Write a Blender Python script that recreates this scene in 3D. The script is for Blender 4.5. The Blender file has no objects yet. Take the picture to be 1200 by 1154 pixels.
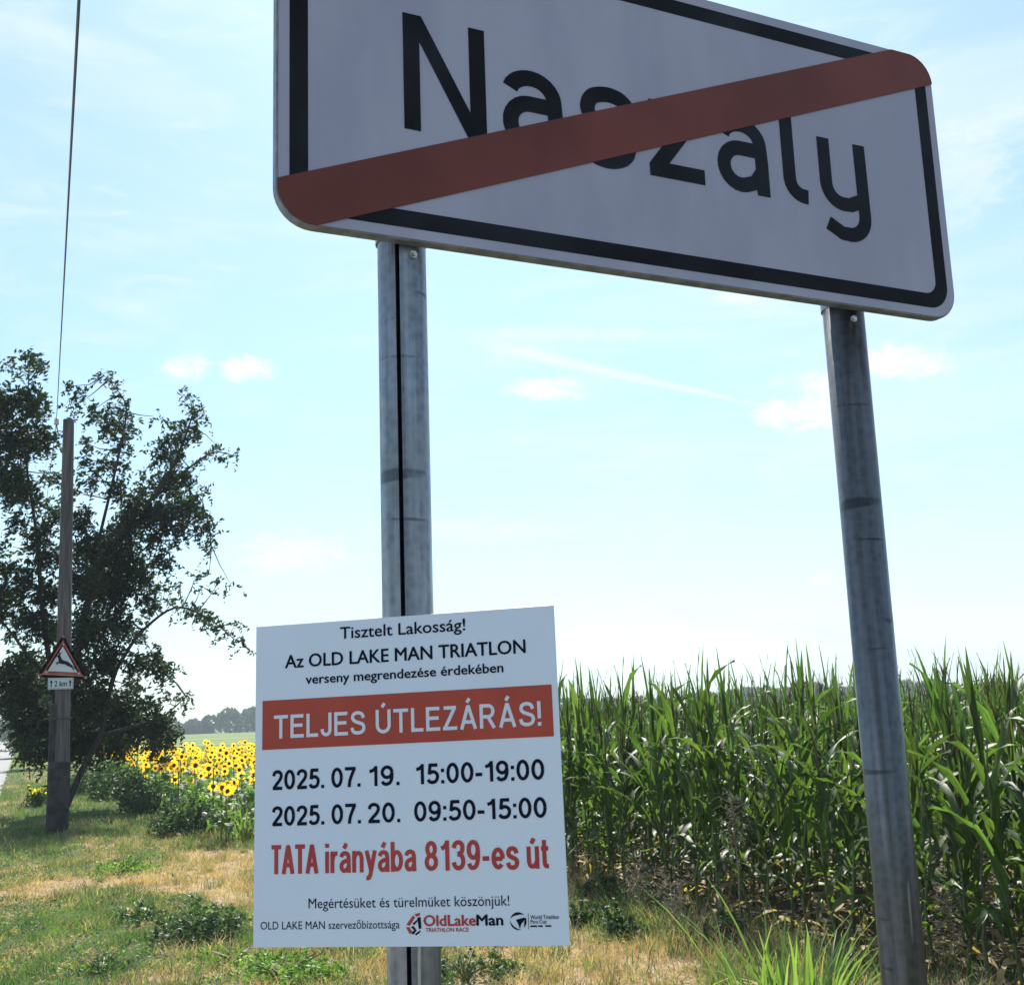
import bpy, math, random
import numpy as np
from mathutils import Vector, Matrix
rnd = random.Random(7)
rng = np.random.default_rng(11)
PI = math.pi
rad = math.radians
S = bpy.context.scene
COL = S.collection

# ------------------------------------------------------------------ camera
F, CX, CY = 1380.0, 600.0, 577.0
R = np.array([[0.9250091621, -0.0399657246, -0.3778369898],
              [-0.3783943197, -0.1866517145, -0.9066305070],
              [-0.0342897768, 0.9816128964, -0.1877773492]])
CAM = np.array([0.0, 0.0, 1.6])
cd = bpy.data.cameras.new('camera')
cam = bpy.data.objects.new('camera', cd); COL.objects.link(cam)
M = Matrix([list(R[0]) + [CAM[0]], list(R[1]) + [CAM[1]], list(R[2]) + [CAM[2]], [0, 0, 0, 1]])
cam.matrix_world = M
cd.sensor_width = 36; cd.sensor_fit = 'HORIZONTAL'; cd.lens = F / 1200 * 36
cd.clip_start = 0.05; cd.clip_end = 6000
S.camera = cam

def ray(x, y):
    v = np.array([x - CX, CY - y, -F]); v /= np.linalg.norm(v)
    return R @ v
def gp(x, y, z=0.0):                       # point on the ground seen in that direction
    r = ray(x, y); return CAM + r * (z - CAM[2]) / r[2]
def atY(x, y, Y):
    r = ray(x, y); return CAM + r * (Y - CAM[1]) / r[1]

# ------------------------------------------------------------------ sun, sky, exposure
SUN_EL, SUN_AZ = 47.0, 22.0                # azimuth measured from +Y towards +X
sd = bpy.data.lights.new('sun', 'SUN'); sun = bpy.data.objects.new('sun', sd); COL.objects.link(sun)
sd.energy = 4.8; sd.angle = rad(0.5); sd.color = (1.0, 0.95, 0.86)
sv = Vector((math.sin(rad(SUN_AZ)) * math.cos(rad(SUN_EL)), math.cos(rad(SUN_AZ)) * math.cos(rad(SUN_EL)), math.sin(rad(SUN_EL))))
sun.rotation_euler = (-sv).to_track_quat('-Z', 'Y').to_euler()
sun.location = (3, 6, 12)
S.view_settings.view_transform = 'Standard'; S.view_settings.look = 'None'
S.view_settings.exposure = 1.02; S.view_settings.gamma = 1.0
S.view_settings.use_curve_mapping = False
S.cycles.max_bounces = 7; S.cycles.transparent_max_bounces = 8

W = bpy.data.worlds.new('World'); S.world = W; W.use_nodes = True
nt = W.node_tree; nt.nodes.clear()
def N(nt, typ, **kw):
    n = nt.nodes.new(typ)
    for k, v in kw.items(): setattr(n, k, v)
    return n
class G:                                    # tiny node-math helper
    def __init__(s, nt): s.nt = nt
    def m(s, op, a, b=None, c=None, clamp=False):
        n = N(s.nt, 'ShaderNodeMath', operation=op); n.use_clamp = clamp
        for i, v in enumerate((a, b, c)):
            if v is None: continue
            if isinstance(v, (int, float)): n.inputs[i].default_value = v
            else: s.nt.links.new(v, n.inputs[i])
        return n.outputs[0]
    def dot(s, a, v):
        n = N(s.nt, 'ShaderNodeVectorMath', operation='DOT_PRODUCT')
        s.nt.links.new(a, n.inputs[0]); n.inputs[1].default_value = tuple(float(q) for q in v)
        return n.outputs['Value']
    def rng(s, v, a, b, c=0.0, d=1.0, typ='SMOOTHSTEP'):
        n = N(s.nt, 'ShaderNodeMapRange', interpolation_type=typ)
        s.nt.links.new(v, n.inputs[0])
        for i, q in enumerate((a, b, c, d)): n.inputs[i + 1].default_value = q
        return n.outputs[0]
    def noise(s, vec, scale, detail=4, rough=0.55, dist=0.0):
        n = N(s.nt, 'ShaderNodeTexNoise')
        if vec is not None: s.nt.links.new(vec, n.inputs['Vector'])
        n.inputs['Scale'].default_value = scale; n.inputs['Detail'].default_value = detail
        n.inputs['Roughness'].default_value = rough; n.inputs['Distortion'].default_value = dist
        return n.outputs['Fac']
    def mapping(s, vec, scale=(1, 1, 1), rot=(0, 0, 0)):
        n = N(s.nt, 'ShaderNodeMapping'); s.nt.links.new(vec, n.inputs[0])
        n.inputs['Scale'].default_value = scale; n.inputs['Rotation'].default_value = rot
        return n.outputs[0]
    def mix(s, f, a, b, blend='MIX'):
        n = N(s.nt, 'ShaderNodeMix', data_type='RGBA', blend_type=blend)
        if isinstance(f, (int, float)): n.inputs[0].default_value = f
        else: s.nt.links.new(f, n.inputs[0])
        for i, v in ((6, a), (7, b)):
            if isinstance(v, (tuple, list)): n.inputs[i].default_value = (*v[:3], 1)
            else: s.nt.links.new(v, n.inputs[i])
        return n.outputs[2]
g = G(nt)
sky = N(nt, 'ShaderNodeTexSky', sky_type='NISHITA')
sky.sun_disc = False; sky.sun_elevation = rad(SUN_EL); sky.sun_rotation = rad(SUN_AZ)
sky.altitude = 100; sky.air_density = 1.0; sky.dust_density = 0.6; sky.ozone_density = 1.6
tc = N(nt, 'ShaderNodeTexCoord'); D = tc.outputs['Generated']
# thin cirrus veil, wide low-contrast streaks
cir = g.noise(g.mapping(D, (1.2, 1.2, 5.5), (0.12, 0.1, 0.3)), 2.6, 6, 0.6, 0.6)
cir2 = g.noise(g.mapping(D, (2.2, 1.0, 9.0), (0.25, -0.1, 0.5)), 4.5, 8, 0.66, 1.0)
cir = g.m('ADD', g.rng(cir, 0.44, 0.70, 0.0, 0.42), g.rng(cir2, 0.48, 0.74, 0.0, 0.34))
veil = g.m('ADD', g.m('MULTIPLY', cir, 0.95), 0.22)
mask = g.m('MULTIPLY', cir, 0.0)
puff_noise = g.noise(g.mapping(D, (1, 1, 2.0)), 42.0, 9, 0.72, 0.9)
# small fair-weather clouds: (direction px, py, half width, half height, strength)
PUFFS = [(218, 430, 30, 14, .9), (290, 433, 32, 16, 1.0), (643, 456, 50, 15, .9), (345, 648, 66, 26, .7),
         (945, 484, 64, 22, 1.0), (968, 455, 36, 20, .9), (1053, 424, 52, 20, 1.0), (1120, 205, 60, 50, .4),
         (862, 348, 30, 8, .5), (962, 678, 18, 7, .6), (560, 620, 130, 16, .35), (700, 392, 150, 8, .3)]
for px, py, hw, hh, st in PUFFS:
    d = ray(px, py); ex = R @ np.array([1.0, 0, 0]); ex = ex - d * (ex @ d); ex /= np.linalg.norm(ex); ey = np.cross(ex, d)
    a = g.m('DIVIDE', g.dot(D, ex), hw / F); b = g.m('DIVIDE', g.dot(D, ey), hh / F)
    rr = g.m('ADD', g.m('MULTIPLY', a, a), g.m('MULTIPLY', b, b))
    fr = g.m('GREATER_THAN', g.dot(D, d), 0.5)
    e = g.m('MULTIPLY', g.rng(rr, 2.3, 0.0, 0.0, 1.0, 'LINEAR'), fr)
    e = g.rng(g.m('ADD', g.m('MULTIPLY', e, 0.50), puff_noise), 0.68, 1.08, 0.0, st * .85)
    mask = g.m('MAXIMUM', mask, e)
# contrail
p0, p1 = ray(560, 402), ray(925, 482); nn = np.cross(p0, p1); nn /= np.linalg.norm(nn); al = p1 - p0; L = np.linalg.norm(al); al /= L
tpos = g.m('DIVIDE', g.m('SUBTRACT', g.dot(D, al), float(p0 @ al)), float(L))
wob = g.m('MULTIPLY', g.m('SUBTRACT', g.noise(D, 30.0, 3), 0.5), 0.0022)
wid = g.rng(tpos, 0.0, 1.0, 0.0095, 0.0018, 'LINEAR')
dd = g.m('DIVIDE', g.m('ABSOLUTE', g.m('ADD', g.dot(D, nn), wob)), wid)
c = g.m('MULTIPLY', g.rng(dd, 1.0, 0.1, 0.0, 0.42), g.m('MULTIPLY', g.rng(tpos, -0.1, 0.25), g.rng(tpos, 1.02, 0.7)))
mask = g.m('MAXIMUM', mask, c)
bg = N(nt, 'ShaderNodeBackground'); out = N(nt, 'ShaderNodeOutputWorld')
tint = g.mix(1.0, sky.outputs[0], (0.80, 1.03, 1.05), 'MULTIPLY')
skyc = g.mix(mask, g.mix(veil, tint, (5.2, 6.0, 6.4)), (6.9, 6.7, 6.8))
nt.links.new(skyc, bg.inputs[0]); bg.inputs[1].default_value = 0.084
nt.links.new(bg.outputs[0], out.inputs[0])

# ------------------------------------------------------------------ helpers
def setp(o, label=None, cat=None, group=None, kind=None):
    if label: o['label'] = label
    if cat: o['category'] = cat
    if group: o['group'] = group
    if kind: o['kind'] = kind
    return o
def link(o, parent=None):
    COL.objects.link(o)
    if parent is not None: o.parent = parent
    return o
def empty(name, loc=(0, 0, 0), rz=0, **kw):
    o = bpy.data.objects.new(name, None); o.location = tuple(float(v) for v in loc); o.rotation_euler = (0, 0, rz); o.empty_display_size = .1
    link(o); return setp(o, **kw)
class MB:
    def __init__(s): s.v = []; s.f = []
    def add(s, vs, fs):
        k = len(s.v); s.v += [tuple(float(q) for q in v) for v in vs]; s.f += [tuple(i + k for i in f) for f in fs]
    def box(s, c, d, rz=0):
        hx, hy, hz = d[0] / 2, d[1] / 2, d[2] / 2; cr, sr = math.cos(rz), math.sin(rz)
        vs = []
        for z in (-hz, hz):
            for x, y in ((-hx, -hy), (hx, -hy), (hx, hy), (-hx, hy)):
                vs.append((c[0] + x * cr - y * sr, c[1] + x * sr + y * cr, c[2] + z))
        s.add(vs, [(3, 2, 1, 0), (4, 5, 6, 7), (0, 1, 5, 4), (1, 2, 6, 5), (2, 3, 7, 6), (3, 0, 4, 7)])
    def tube(s, pts, rs, n=8, cap=True):
        pts = [Vector([float(q) for q in p]) for p in pts]
        if not hasattr(rs, '__len__'): rs = [rs] * len(pts)
        rings = []
        ref = Vector((0.13, 0.97, 0.21))
        for i, p in enumerate(pts):
            t = (pts[min(i + 1, len(pts) - 1)] - pts[max(i - 1, 0)]).normalized()
            a = t.cross(ref)
            if a.length < .05: a = t.cross(Vector((1, 0, 0)))
            a.normalize(); b = t.cross(a)
            rings.append([p + (a * math.cos(2 * PI * j / n) + b * math.sin(2 * PI * j / n)) * rs[i] for j in range(n)])
        vs = [q for r in rings for q in r]; fs = []
        for i in range(len(pts) - 1):
            for j in range(n):
                fs.append((i * n + j, i * n + (j + 1) % n, (i + 1) * n + (j + 1) % n, (i + 1) * n + j))
        if cap:
            fs.append(tuple(range(n))[::-1]); fs.append(tuple((len(pts) - 1) * n + j for j in range(n)))
        s.add(vs, fs)
    def prism(s, poly, y0, y1, X=(1, 0, 0), Z=(0, 0, 1), Y=(0, 1, 0), O=(0, 0, 0)):
        # poly in (u,v); extruded along Y from y0 to y1
        X, Y, Z, O = map(Vector, (X, Y, Z, O)); n = len(poly)
        vs = [O + X * u + Z * v + Y * y0 for u, v in poly] + [O + X * u + Z * v + Y * y1 for u, v in poly]
        fs = [tuple(range(n)), tuple(range(n, 2 * n))[::-1]] + [(i, i + n, (i + 1) % n + n, (i + 1) % n) for i in range(n)]
        s.add(vs, fs)
    def build(s, name, mat, parent=None, smooth=False, bevel=0, **kw):
        me = bpy.data.meshes.new(name); me.from_pydata(s.v, [], s.f); me.update()
        if mat: me.materials.append(mat)
        if smooth: me.polygons.foreach_set('use_smooth', [True] * len(me.polygons))
        o = bpy.data.objects.new(name, me); link(o, parent)
        if bevel:
            b = o.modifiers.new('bevel', 'BEVEL'); b.width = bevel; b.segments = 2; b.limit_method = 'ANGLE'; b.angle_limit = rad(40)
        return setp(o, **kw)
def np_mesh(name, V, Fc, mat, parent=None, smooth=False, mats=None, mi=None, **kw):
    # V (n,3), Fc (m,k) uniform k
    me = bpy.data.meshes.new(name)
    V = np.ascontiguousarray(V, dtype=np.float32); Fc = np.ascontiguousarray(Fc, dtype=np.int32)
    m, k = Fc.shape
    me.vertices.add(len(V)); me.vertices.foreach_set('co', V.ravel())
    me.loops.add(m * k); me.loops.foreach_set('vertex_index', Fc.ravel())
    me.polygons.add(m); me.polygons.foreach_set('loop_start', np.arange(0, m * k, k, dtype=np.int32))
    if smooth: me.polygons.foreach_set('use_smooth', np.ones(m, dtype=bool))
    if mi is not None: me.polygons.foreach_set('material_index', np.ascontiguousarray(mi, dtype=np.int32))
    me.update(calc_edges=True)
    for q in (mats or [mat]): me.materials.append(q)
    o = bpy.data.objects.new(name, me); link(o, parent)
    return setp(o, **kw)
def copy_tree(o, parent=None):
    c = o.copy(); COL.objects.link(c)
    if parent is not None: c.parent = parent
    for ch in o.children: copy_tree(ch, c)
    return c

# ------------------------------------------------------------------ materials
MATS = {}
def mat(name, c1, c2=None, scale=8.0, rough=0.6, metal=0.0, bump=0.0, bscale=None, coord='Object', mscale=(1, 1, 1), transl=0.0, lo=.38, hi=.64, objrand=0.0, spec=0.5, detail=5):
    if name in MATS: return MATS[name]
    m = bpy.data.materials.new(name); m.use_nodes = True; t = m.node_tree; t.nodes.clear(); q = G(t)
    o = N(t, 'ShaderNodeOutputMaterial'); p = N(t, 'ShaderNodeBsdfPrincipled')
    p.inputs['Roughness'].default_value = rough; p.inputs['Metallic'].default_value = metal
    p.inputs['Specular IOR Level'].default_value = spec
    if coord == 'Position': vec = N(t, 'ShaderNodeNewGeometry').outputs['Position']
    else: vec = N(t, 'ShaderNodeTexCoord').outputs[coord]
    vec = q.mapping(vec, mscale)
    col = None
    if c2 is not None:
        col = q.mix(q.rng(q.noise(vec, scale, detail), lo, hi), c1, c2)
    else: col = q.mix(0.0, c1, c1)
    if objrand:
        oi = N(t, 'ShaderNodeObjectInfo')
        hs = N(t, 'ShaderNodeHueSaturation')
        t.links.new(col, hs.inputs['Color'])
        t.links.new(q.rng(oi.outputs['Random'], 0, 1, 1 - objrand, 1 + objrand, 'LINEAR'), hs.inputs['Value'])
        t.links.new(q.rng(q.m('FRACT', q.m('MULTIPLY', oi.outputs['Random'], 7.31)), 0, 1, .5 - objrand * .06, .5 + objrand * .06, 'LINEAR'), hs.inputs['Hue'])
        col = hs.outputs[0]
    t.links.new(col, p.inputs['Base Color'])
    sh = p.outputs[0]
    if bump:
        b = N(t, 'ShaderNodeBump'); b.inputs['Strength'].default_value = bump; b.inputs['Distance'].default_value = 0.01
        t.links.new(q.noise(vec, bscale or scale * 3, 6, .6), b.inputs['Height']); t.links.new(b.outputs[0], p.inputs['Normal'])
    if transl:
        tr = N(t, 'ShaderNodeBsdfTranslucent'); mx = N(t, 'ShaderNodeMixShader'); mx.inputs[0].default_value = transl
        t.links.new(q.mix(1.0, col, (1.95, 2.2, 0.9), 'MULTIPLY'), tr.inputs[0])
        t.links.new(sh, mx.inputs[1]); t.links.new(tr.outputs[0], mx.inputs[2]); sh = mx.outputs[0]
    t.links.new(sh, o.inputs[0]); MATS[name] = m
    m['c'] = 1
    return m

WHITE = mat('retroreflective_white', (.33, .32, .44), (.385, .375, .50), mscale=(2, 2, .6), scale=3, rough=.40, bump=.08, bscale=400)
BLACK = mat('sign_black_film', (.008, .009, .014), (.020, .022, .032), scale=4, rough=.6, spec=.1)
RED = mat('sign_red_film', (.13, .028, .022), (.18, .040, .032), scale=3, rough=.5, spec=.3)
ALU = mat('aluminium_edge', (.16, .165, .19), (.26, .26, .29), scale=30, rough=.45, metal=.5)
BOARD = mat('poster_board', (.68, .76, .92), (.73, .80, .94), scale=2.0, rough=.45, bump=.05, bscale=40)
INK = mat('navy_black_ink', (.008, .011, .028), rough=.7, spec=.08)
INKRED = mat('red_ink', (.42, .03, .03), (.48, .045, .04), scale=20, rough=.5)
BANNER = mat('red_banner_ink', (.40, .048, .028), (.46, .060, .034), scale=6, rough=.5)
PAPER = mat('white_ink', (.68, .73, .86), rough=.5)

def galvanised(name, kd=1.0):
    m = bpy.data.materials.new(name); m.use_nodes = True; t = m.node_tree; t.nodes.clear(); q = G(t)
    o = N(t, 'ShaderNodeOutputMaterial'); p = N(t, 'ShaderNodeBsdfPrincipled')
    vec = N(t, 'ShaderNodeTexCoord').outputs['Object']
    st = q.noise(q.mapping(vec, (60, 60, 1.6)), 1.0, 5, .6)
    blot = q.noise(q.mapping(vec, (9, 9, 5)), 1.6, 6, .65)
    vo = N(t, 'ShaderNodeTexVoronoi'); vo.inputs['Scale'].default_value = 70; t.links.new(vec, vo.inputs['Vector'])
    c = q.mix(q.rng(st, .35, .68), (.13, .145, .18), (.28, .30, .35))
    c = q.mix(q.rng(blot, .42, .66, 0, .75), c, (.17, .20, .23))
    c = q.mix(q.m('MULTIPLY', q.rng(vo.outputs['Distance'], 0, .9), .16), c, (.62, .64, .68))
    # drag marks across the tube and a few white zinc runs
    bands = q.noise(q.mapping(vec, (3, 3, 34)), 1.0, 2, .5)
    c = q.mix(q.rng(q.m('ADD', bands, q.m('MULTIPLY', q.m('SUBTRACT', blot, .5), .25)), .63, .68, 0, .7), c, (.055, .06, .075))
    runs = q.noise(q.mapping(vec, (70, 70, 3.2)), 1.0, 2, .5)
    c = q.mix(q.rng(runs, .71, .76, 0, .6), c, (.70, .72, .76))
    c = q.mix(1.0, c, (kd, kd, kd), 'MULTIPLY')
    t.links.new(c, p.inputs['Base Color']); p.inputs['Metallic'].default_value = .82
    t.links.new(q.rng(blot, .3, .7, .26, .44, 'LINEAR'), p.inputs['Roughness'])
    b = N(t, 'ShaderNodeBump'); b.inputs['Strength'].default_value = .25; b.inputs['Distance'].default_value = .002
    t.links.new(q.m('ADD', st, bands), b.inputs['Height']); t.links.new(b.outputs[0], p.inputs['Normal'])
    t.links.new(p.outputs[0], o.inputs[0]); return m
GALV = galvanised('galvanised_steel', .92); GALV_SHADED = galvanised('shaded_galvanised_steel', .45)  # second steel is a darkened copy: right post's dark reflection put into its colour
BOLT = mat('zinc_bolt', (.55, .55, .55), (.35, .33, .30), scale=60, rough=.35, metal=.8)
WOOD = mat('weathered_pole_wood', (.060, .052, .052), (.13, .112, .108), scale=1.0, mscale=(30, 30, 1.2), rough=.85, bump=.8, bscale=1.4)
TAR = mat('tarred_footing', (.018, .018, .02), (.05, .048, .045), scale=6, rough=.8, bump=.5)
BARK = mat('bark', (.024, .020, .017), (.060, .050, .042), scale=9, rough=.9, bump=.8, mscale=(3, 3, 1))
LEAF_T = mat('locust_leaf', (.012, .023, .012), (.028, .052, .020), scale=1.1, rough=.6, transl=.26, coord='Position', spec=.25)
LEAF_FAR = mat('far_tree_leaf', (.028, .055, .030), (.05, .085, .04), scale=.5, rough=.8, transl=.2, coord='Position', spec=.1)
LEAF_D = mat('dark_weed_leaf', (.030, .060, .028), (.07, .115, .05), scale=7, rough=.6, transl=.3, coord='Position')
LEAF_B = mat('bright_weed_leaf', (.09, .17, .04), (.15, .24, .06), scale=7, rough=.55, transl=.4, coord='Position')
CORN = mat('corn_leaf', (.038, .070, .021), (.074, .116, .034), scale=5, rough=.52, spec=.35, transl=.38, objrand=.35, mscale=(1, 12, 1))
CORN_TIP = mat('ripening_corn_tip', (.045, .045, .022), (.085, .062, .036), scale=5, rough=.6, transl=.18, objrand=.35)
CORN_DRY = mat('dry_corn_leaf', (.26, .19, .09), (.40, .30, .15), scale=8, rough=.75, transl=.3, objrand=.3)
CORN_STALK = mat('corn_stalk', (.07, .11, .035), (.13, .15, .06), scale=6, rough=.5, mscale=(1, 1, 3), objrand=.25)
TASSEL = mat('corn_tassel', (.22, .17, .09), (.14, .07, .045), scale=8, rough=.8, transl=.3, objrand=.3)
SF_LEAF = mat('sunflower_leaf', (.05, .10, .035), (.09, .15, .05), scale=9, rough=.6, transl=.35, objrand=.3)
SF_PETAL = mat('sunflower_petal', (.80, .41, .035), (.86, .54, .07), scale=9, rough=.55, transl=.45, objrand=.14)
SF_DISC = mat('sunflower_disc', (.045, .02, .008), (.13, .06, .02), scale=40, rough=.9, bump=.8)
GRASS_G = mat('green_grass', (.052, .110, .042), (.120, .180, .072), scale=1.3, rough=.6, transl=.35, coord='Position', detail=9)
GRASS_D = mat('dry_grass', (.36, .245, .165), (.55, .39, .275), scale=2.2, rough=.8, transl=.25, coord='Position', detail=9)
GRASS_O = mat('olive_grass', (.125, .14, .068), (.235, .21, .12), scale=1.7, rough=.7, transl=.3, coord='Position', detail=9)
DRYW = mat('dead_weed', (.24, .20, .14), (.34, .29, .22), scale=9, rough=.9)
CLUMP = mat('bright_grass_blade', (.10, .165, .05), (.16, .225, .08), scale=5, rough=.45, transl=.36, objrand=.3)
YELLOW = mat('yellow_flower', (.75, .62, .05), (.65, .60, .12), scale=9, rough=.6, transl=.3)
WHITEF = mat('white_flower', (.75, .75, .70), rough=.6, transl=.3)
WIREM = mat('wire_black', (.02, .02, .022), rough=.5)
CERAM = mat('white_ceramic', (.6, .6, .6), (.7, .7, .7), rough=.25)
ASPH = mat('pale_asphalt', (.19, .19, .19), (.27, .265, .26), scale=1.2, rough=.9, bump=.4, bscale=60, coord='Position', detail=8)

# ------------------------------------------------------------------ ground
DRY = [(245, 1012, .50, 2.2, 1.0), (215, 1035, .55, 1.2, .9), (60, 1040, .55, .55, .9), (120, 1030, .45, .5, .8),
       (285, 1075, .20, 1.6, .7), (700, 1115, .6, 1.0, .9), (620, 1135, .8, .8, .7), (40, 895, .5, 18, .55), (90, 1130, .30, .35, .5),
       (180, 1150, .3, .3, .4), (150, 985, .9, 1.6, .35)]
GRN = [(60, 1120, 1.0, .9, .6), (120, 1080, 1.1, 1.1, 1.), (10, 1090, .7, 1.3, .9), (230, 1085, .5, .9, 1.), (60, 960, .5, 3.5, .6), (130, 960, .8, 4, .6)]
def lowf(x, y, s, seed):
    r = np.random.default_rng(seed); o = 0
    for k in range(7):
        a = r.uniform(0, 2 * PI); fr = s * r.uniform(.5, 2.4); o = o + np.sin((x * np.cos(a) + y * np.sin(a)) * fr + r.uniform(0, 6.28))
    return o / 7
def dryness(x, y):
    d = 0.33 + lowf(x, y * .6, 3.0, 1) * .55 + lowf(x, y, 11.0, 2) * .45 + lowf(x, y, 24.0, 3) * .35
    for px, py, rx, ry, s in DRY:
        c = gp(px, py); e = ((x - c[0]) / rx) ** 2 + ((y - c[1]) / ry) ** 2; d = d + s * 1.0 * np.exp(-e)
    for px, py, rx, ry, s in GRN:
        c = gp(px, py); e = ((x - c[0]) / rx) ** 2 + ((y - c[1]) / ry) ** 2; d = d - s * 1.1 * np.exp(-e)
    return np.clip(d, 0, 1)
def axis(segs):
    out = []
    for a, b, st in segs: out += list(np.arange(a, b, st))
    return np.array(out + [segs[-1][1]])
gx = axis([(-3000, -300, 300), (-300, -20, 20), (-20, -2, 2), (-2, 8, .12), (8, 30, 1), (30, 300, 20), (300, 3000, 300)])
gy = axis([(-3000, -300, 300), (-300, -10, 20), (-10, 3, 1), (3, 24, .12), (24, 60, .5), (60, 300, 15), (300, 3000, 300)])
XX, YY = np.meshgrid(gx, gy)
near = np.exp(-((XX - 2) / 8) ** 2) * np.exp(-((YY - 12) / 20) ** 4)
ZZ = (lowf(XX, YY, 4.5, 5) * .018 + lowf(XX, YY, 14, 6) * .008) * near
ZZ = ZZ - np.clip((-.35 - XX) / .4, 0, 1) * .05 * (XX > -8)        # falls away under the road edge
nx, ny = len(gx), len(gy)
idx = np.arange(nx * ny).reshape(ny, nx)
quads = np.stack([idx[:-1, :-1], idx[:-1, 1:], idx[1:, 1:], idx[1:, :-1]], -1).reshape(-1, 4)
gm = bpy.data.materials.new('verge_and_fields'); gm.use_nodes = True; t = gm.node_tree; t.nodes.clear(); q = G(t)
o_ = N(t, 'ShaderNodeOutputMaterial'); p_ = N(t, 'ShaderNodeBsdfPrincipled'); p_.inputs['Roughness'].default_value = .95; p_.inputs['Specular IOR Level'].default_value = .1
pos = N(t, 'ShaderNodeNewGeometry').outputs['Position']; at = N(t, 'ShaderNodeAttribute', attribute_name='dry')
sep = N(t, 'ShaderNodeSeparateXYZ'); t.links.new(pos, sep.inputs[0])
n1 = q.noise(pos, 14, 8, .7); n2 = q.noise(pos, 55, 5, .7)
green = q.mix(q.rng(n1, .35, .65), (.045, .065, .028), (.10, .115, .05))
straw = q.mix(q.rng(n2, .3, .7), (.22, .16, .10), (.44, .33, .21))
c = q.mix(q.rng(q.m('ADD', at.outputs['Fac'], q.m('MULTIPLY', q.m('SUBTRACT', n1, .5), .7)), .35, .75), green, straw)
soil = q.mix(q.rng(n1, .35, .7), (.055, .042, .03), (.12, .09, .065))
c = q.mix(q.rng(sep.outputs[0], 4.35, 4.9), c, soil)
nb = q.noise(q.mapping(pos, (.004, .05, 1)), 1.0, 3, .5)
far = q.mix(q.rng(nb, .42, .6), (.10, .17, .05), (.22, .25, .10))
far = q.mix(q.rng(q.noise(pos, .8, 6, .7), .3, .7, 0, .35), far, (.06, .10, .035))
c = q.mix(q.m('MULTIPLY', q.rng(sep.outputs[1], 52, 58), 1.0), c, far)
t.links.new(c, p_.inputs['Base Color'])
b_ = N(t, 'ShaderNodeBump'); b_.inputs['Strength'].default_value = .7; b_.inputs['Distance'].default_value = .03
t.links.new(n1, b_.inputs['Height']); t.links.new(b_.outputs[0], p_.inputs['Normal']); t.links.new(p_.outputs[0], o_.inputs[0])
ground = np_mesh('ground', np.stack([XX.ravel(), YY.ravel(), ZZ.ravel()], 1), quads, gm, smooth=True, kind='structure')
a = ground.data.attributes.new('dry', 'FLOAT', 'POINT'); a.data.foreach_set('value', dryness(XX, YY).ravel().astype(np.float32))

# road: gently wavy broken edge, slightly below the verge
ys = axis([(-60, 0, 5), (0, 120, .7), (120, 900, 12)])
V = []; 
for i, y in enumerate(ys):
    e = -.50 + .05 * math.sin(y * 1.7) + .04 * math.sin(y * 4.1 + 1) + .03 * math.sin(y * .41)
    V += [(-6.9, y, -.02), (-3.7, y, .012), (e, y, -.006), (e + .03, y, -.07)]
V = np.array(V); k = np.arange(len(ys) - 1) * 4
Q = np.concatenate([np.stack([k + j, k + j + 1, k + j + 5, k + j + 4], 1) for j in range(3)])
np_mesh('road', V, Q, ASPH, kind='structure')

# ------------------------------------------------------------------ grass
CAMXY = CAM[:2]; late_leaves = []
def blades(name, P, h, w, bend, m, curve=True):
    n = len(P); th = rng.uniform(0, 2 * PI, n); ph = rng.uniform(0, 2 * PI, n)
    wx = np.stack([np.cos(th), np.sin(th), np.zeros(n)], 1) * (w / 2)[:, None]
    lx = np.stack([np.cos(ph), np.sin(ph), np.zeros(n)], 1) * (bend * h)[:, None]
    up = np.zeros((n, 3)); up[:, 2] = h
    b0, b1 = P - wx, P + wx
    if curve:
        mid = P + up * .55 + lx * .3
        tip = P + up * .92 + lx
        V = np.stack([b0, b1, mid + wx * .7, mid - wx * .7, tip], 1).reshape(-1, 3)
        k = np.arange(n) * 5
        T = np.concatenate([np.stack([k, k + 1, k + 2], 1), np.stack([k, k + 2, k + 3], 1), np.stack([k + 3, k + 2, k + 4], 1)])
    else:
        V = np.stack([b0, b1, P + up + lx], 1).reshape(-1, 3); k = np.arange(n) * 3; T = np.stack([k, k + 1, k + 2], 1)
    return np_mesh(name, V, T, m, kind='stuff')
def scatter(n, x0, x1, y0, y1):
    x = rng.uniform(x0, x1, n); y = y0 + (y1 - y0) * rng.uniform(0, 1, n); return x, y
def clumpy(x, y, s, seed): return lowf(x, y, s, seed)
sets = {'g': [], 'd': [], 'o': []}
for (n, x0, x1, y0, y1, sc) in ((150000, -.45, 4.8, 5.0, 12.5, 1.0), (90000, -.45, 5.0, 12.5, 22, 1.5), (50000, -.45, 4.2, 22, 45, 2.3), (16000, -.42, 3.0, 45, 110, 3.4), (26000, -14, -7, 8, 90, 2.5), (12000, -1, 6, .5, 5, 1.0)):
    x, y = scatter(n, x0, x1, y0, y1)
    keep = (clumpy(x, y, 16, 21) + clumpy(x, y, 38, 22) * .7 + rng.normal(0, .35, n)) > -.12
    x, y = x[keep], y[keep]
    d = dryness(x, y) + rng.normal(0, .22, len(x))
    hcl = np.clip(1 + clumpy(x, y, 8, 24) * 1.3, .35, 2.2)
    for key, sel in (('g', d < .30), ('o', (d >= .30) & (d < .58)), ('d', d >= .58)):
        hh = hcl[sel] * (rng.uniform(.025, .08, sel.sum()) + (rng.uniform(0, 1, sel.sum()) > .985) * .10) * (1 if key != 'd' else .8) * (1 + .25 * (sc - 1))
        sets[key].append((x[sel], y[sel], hh, rng.uniform(.004, .008, sel.sum()) * sc))
nt_ = 560                                    # coarser tufts standing out of the mown grass
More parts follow.
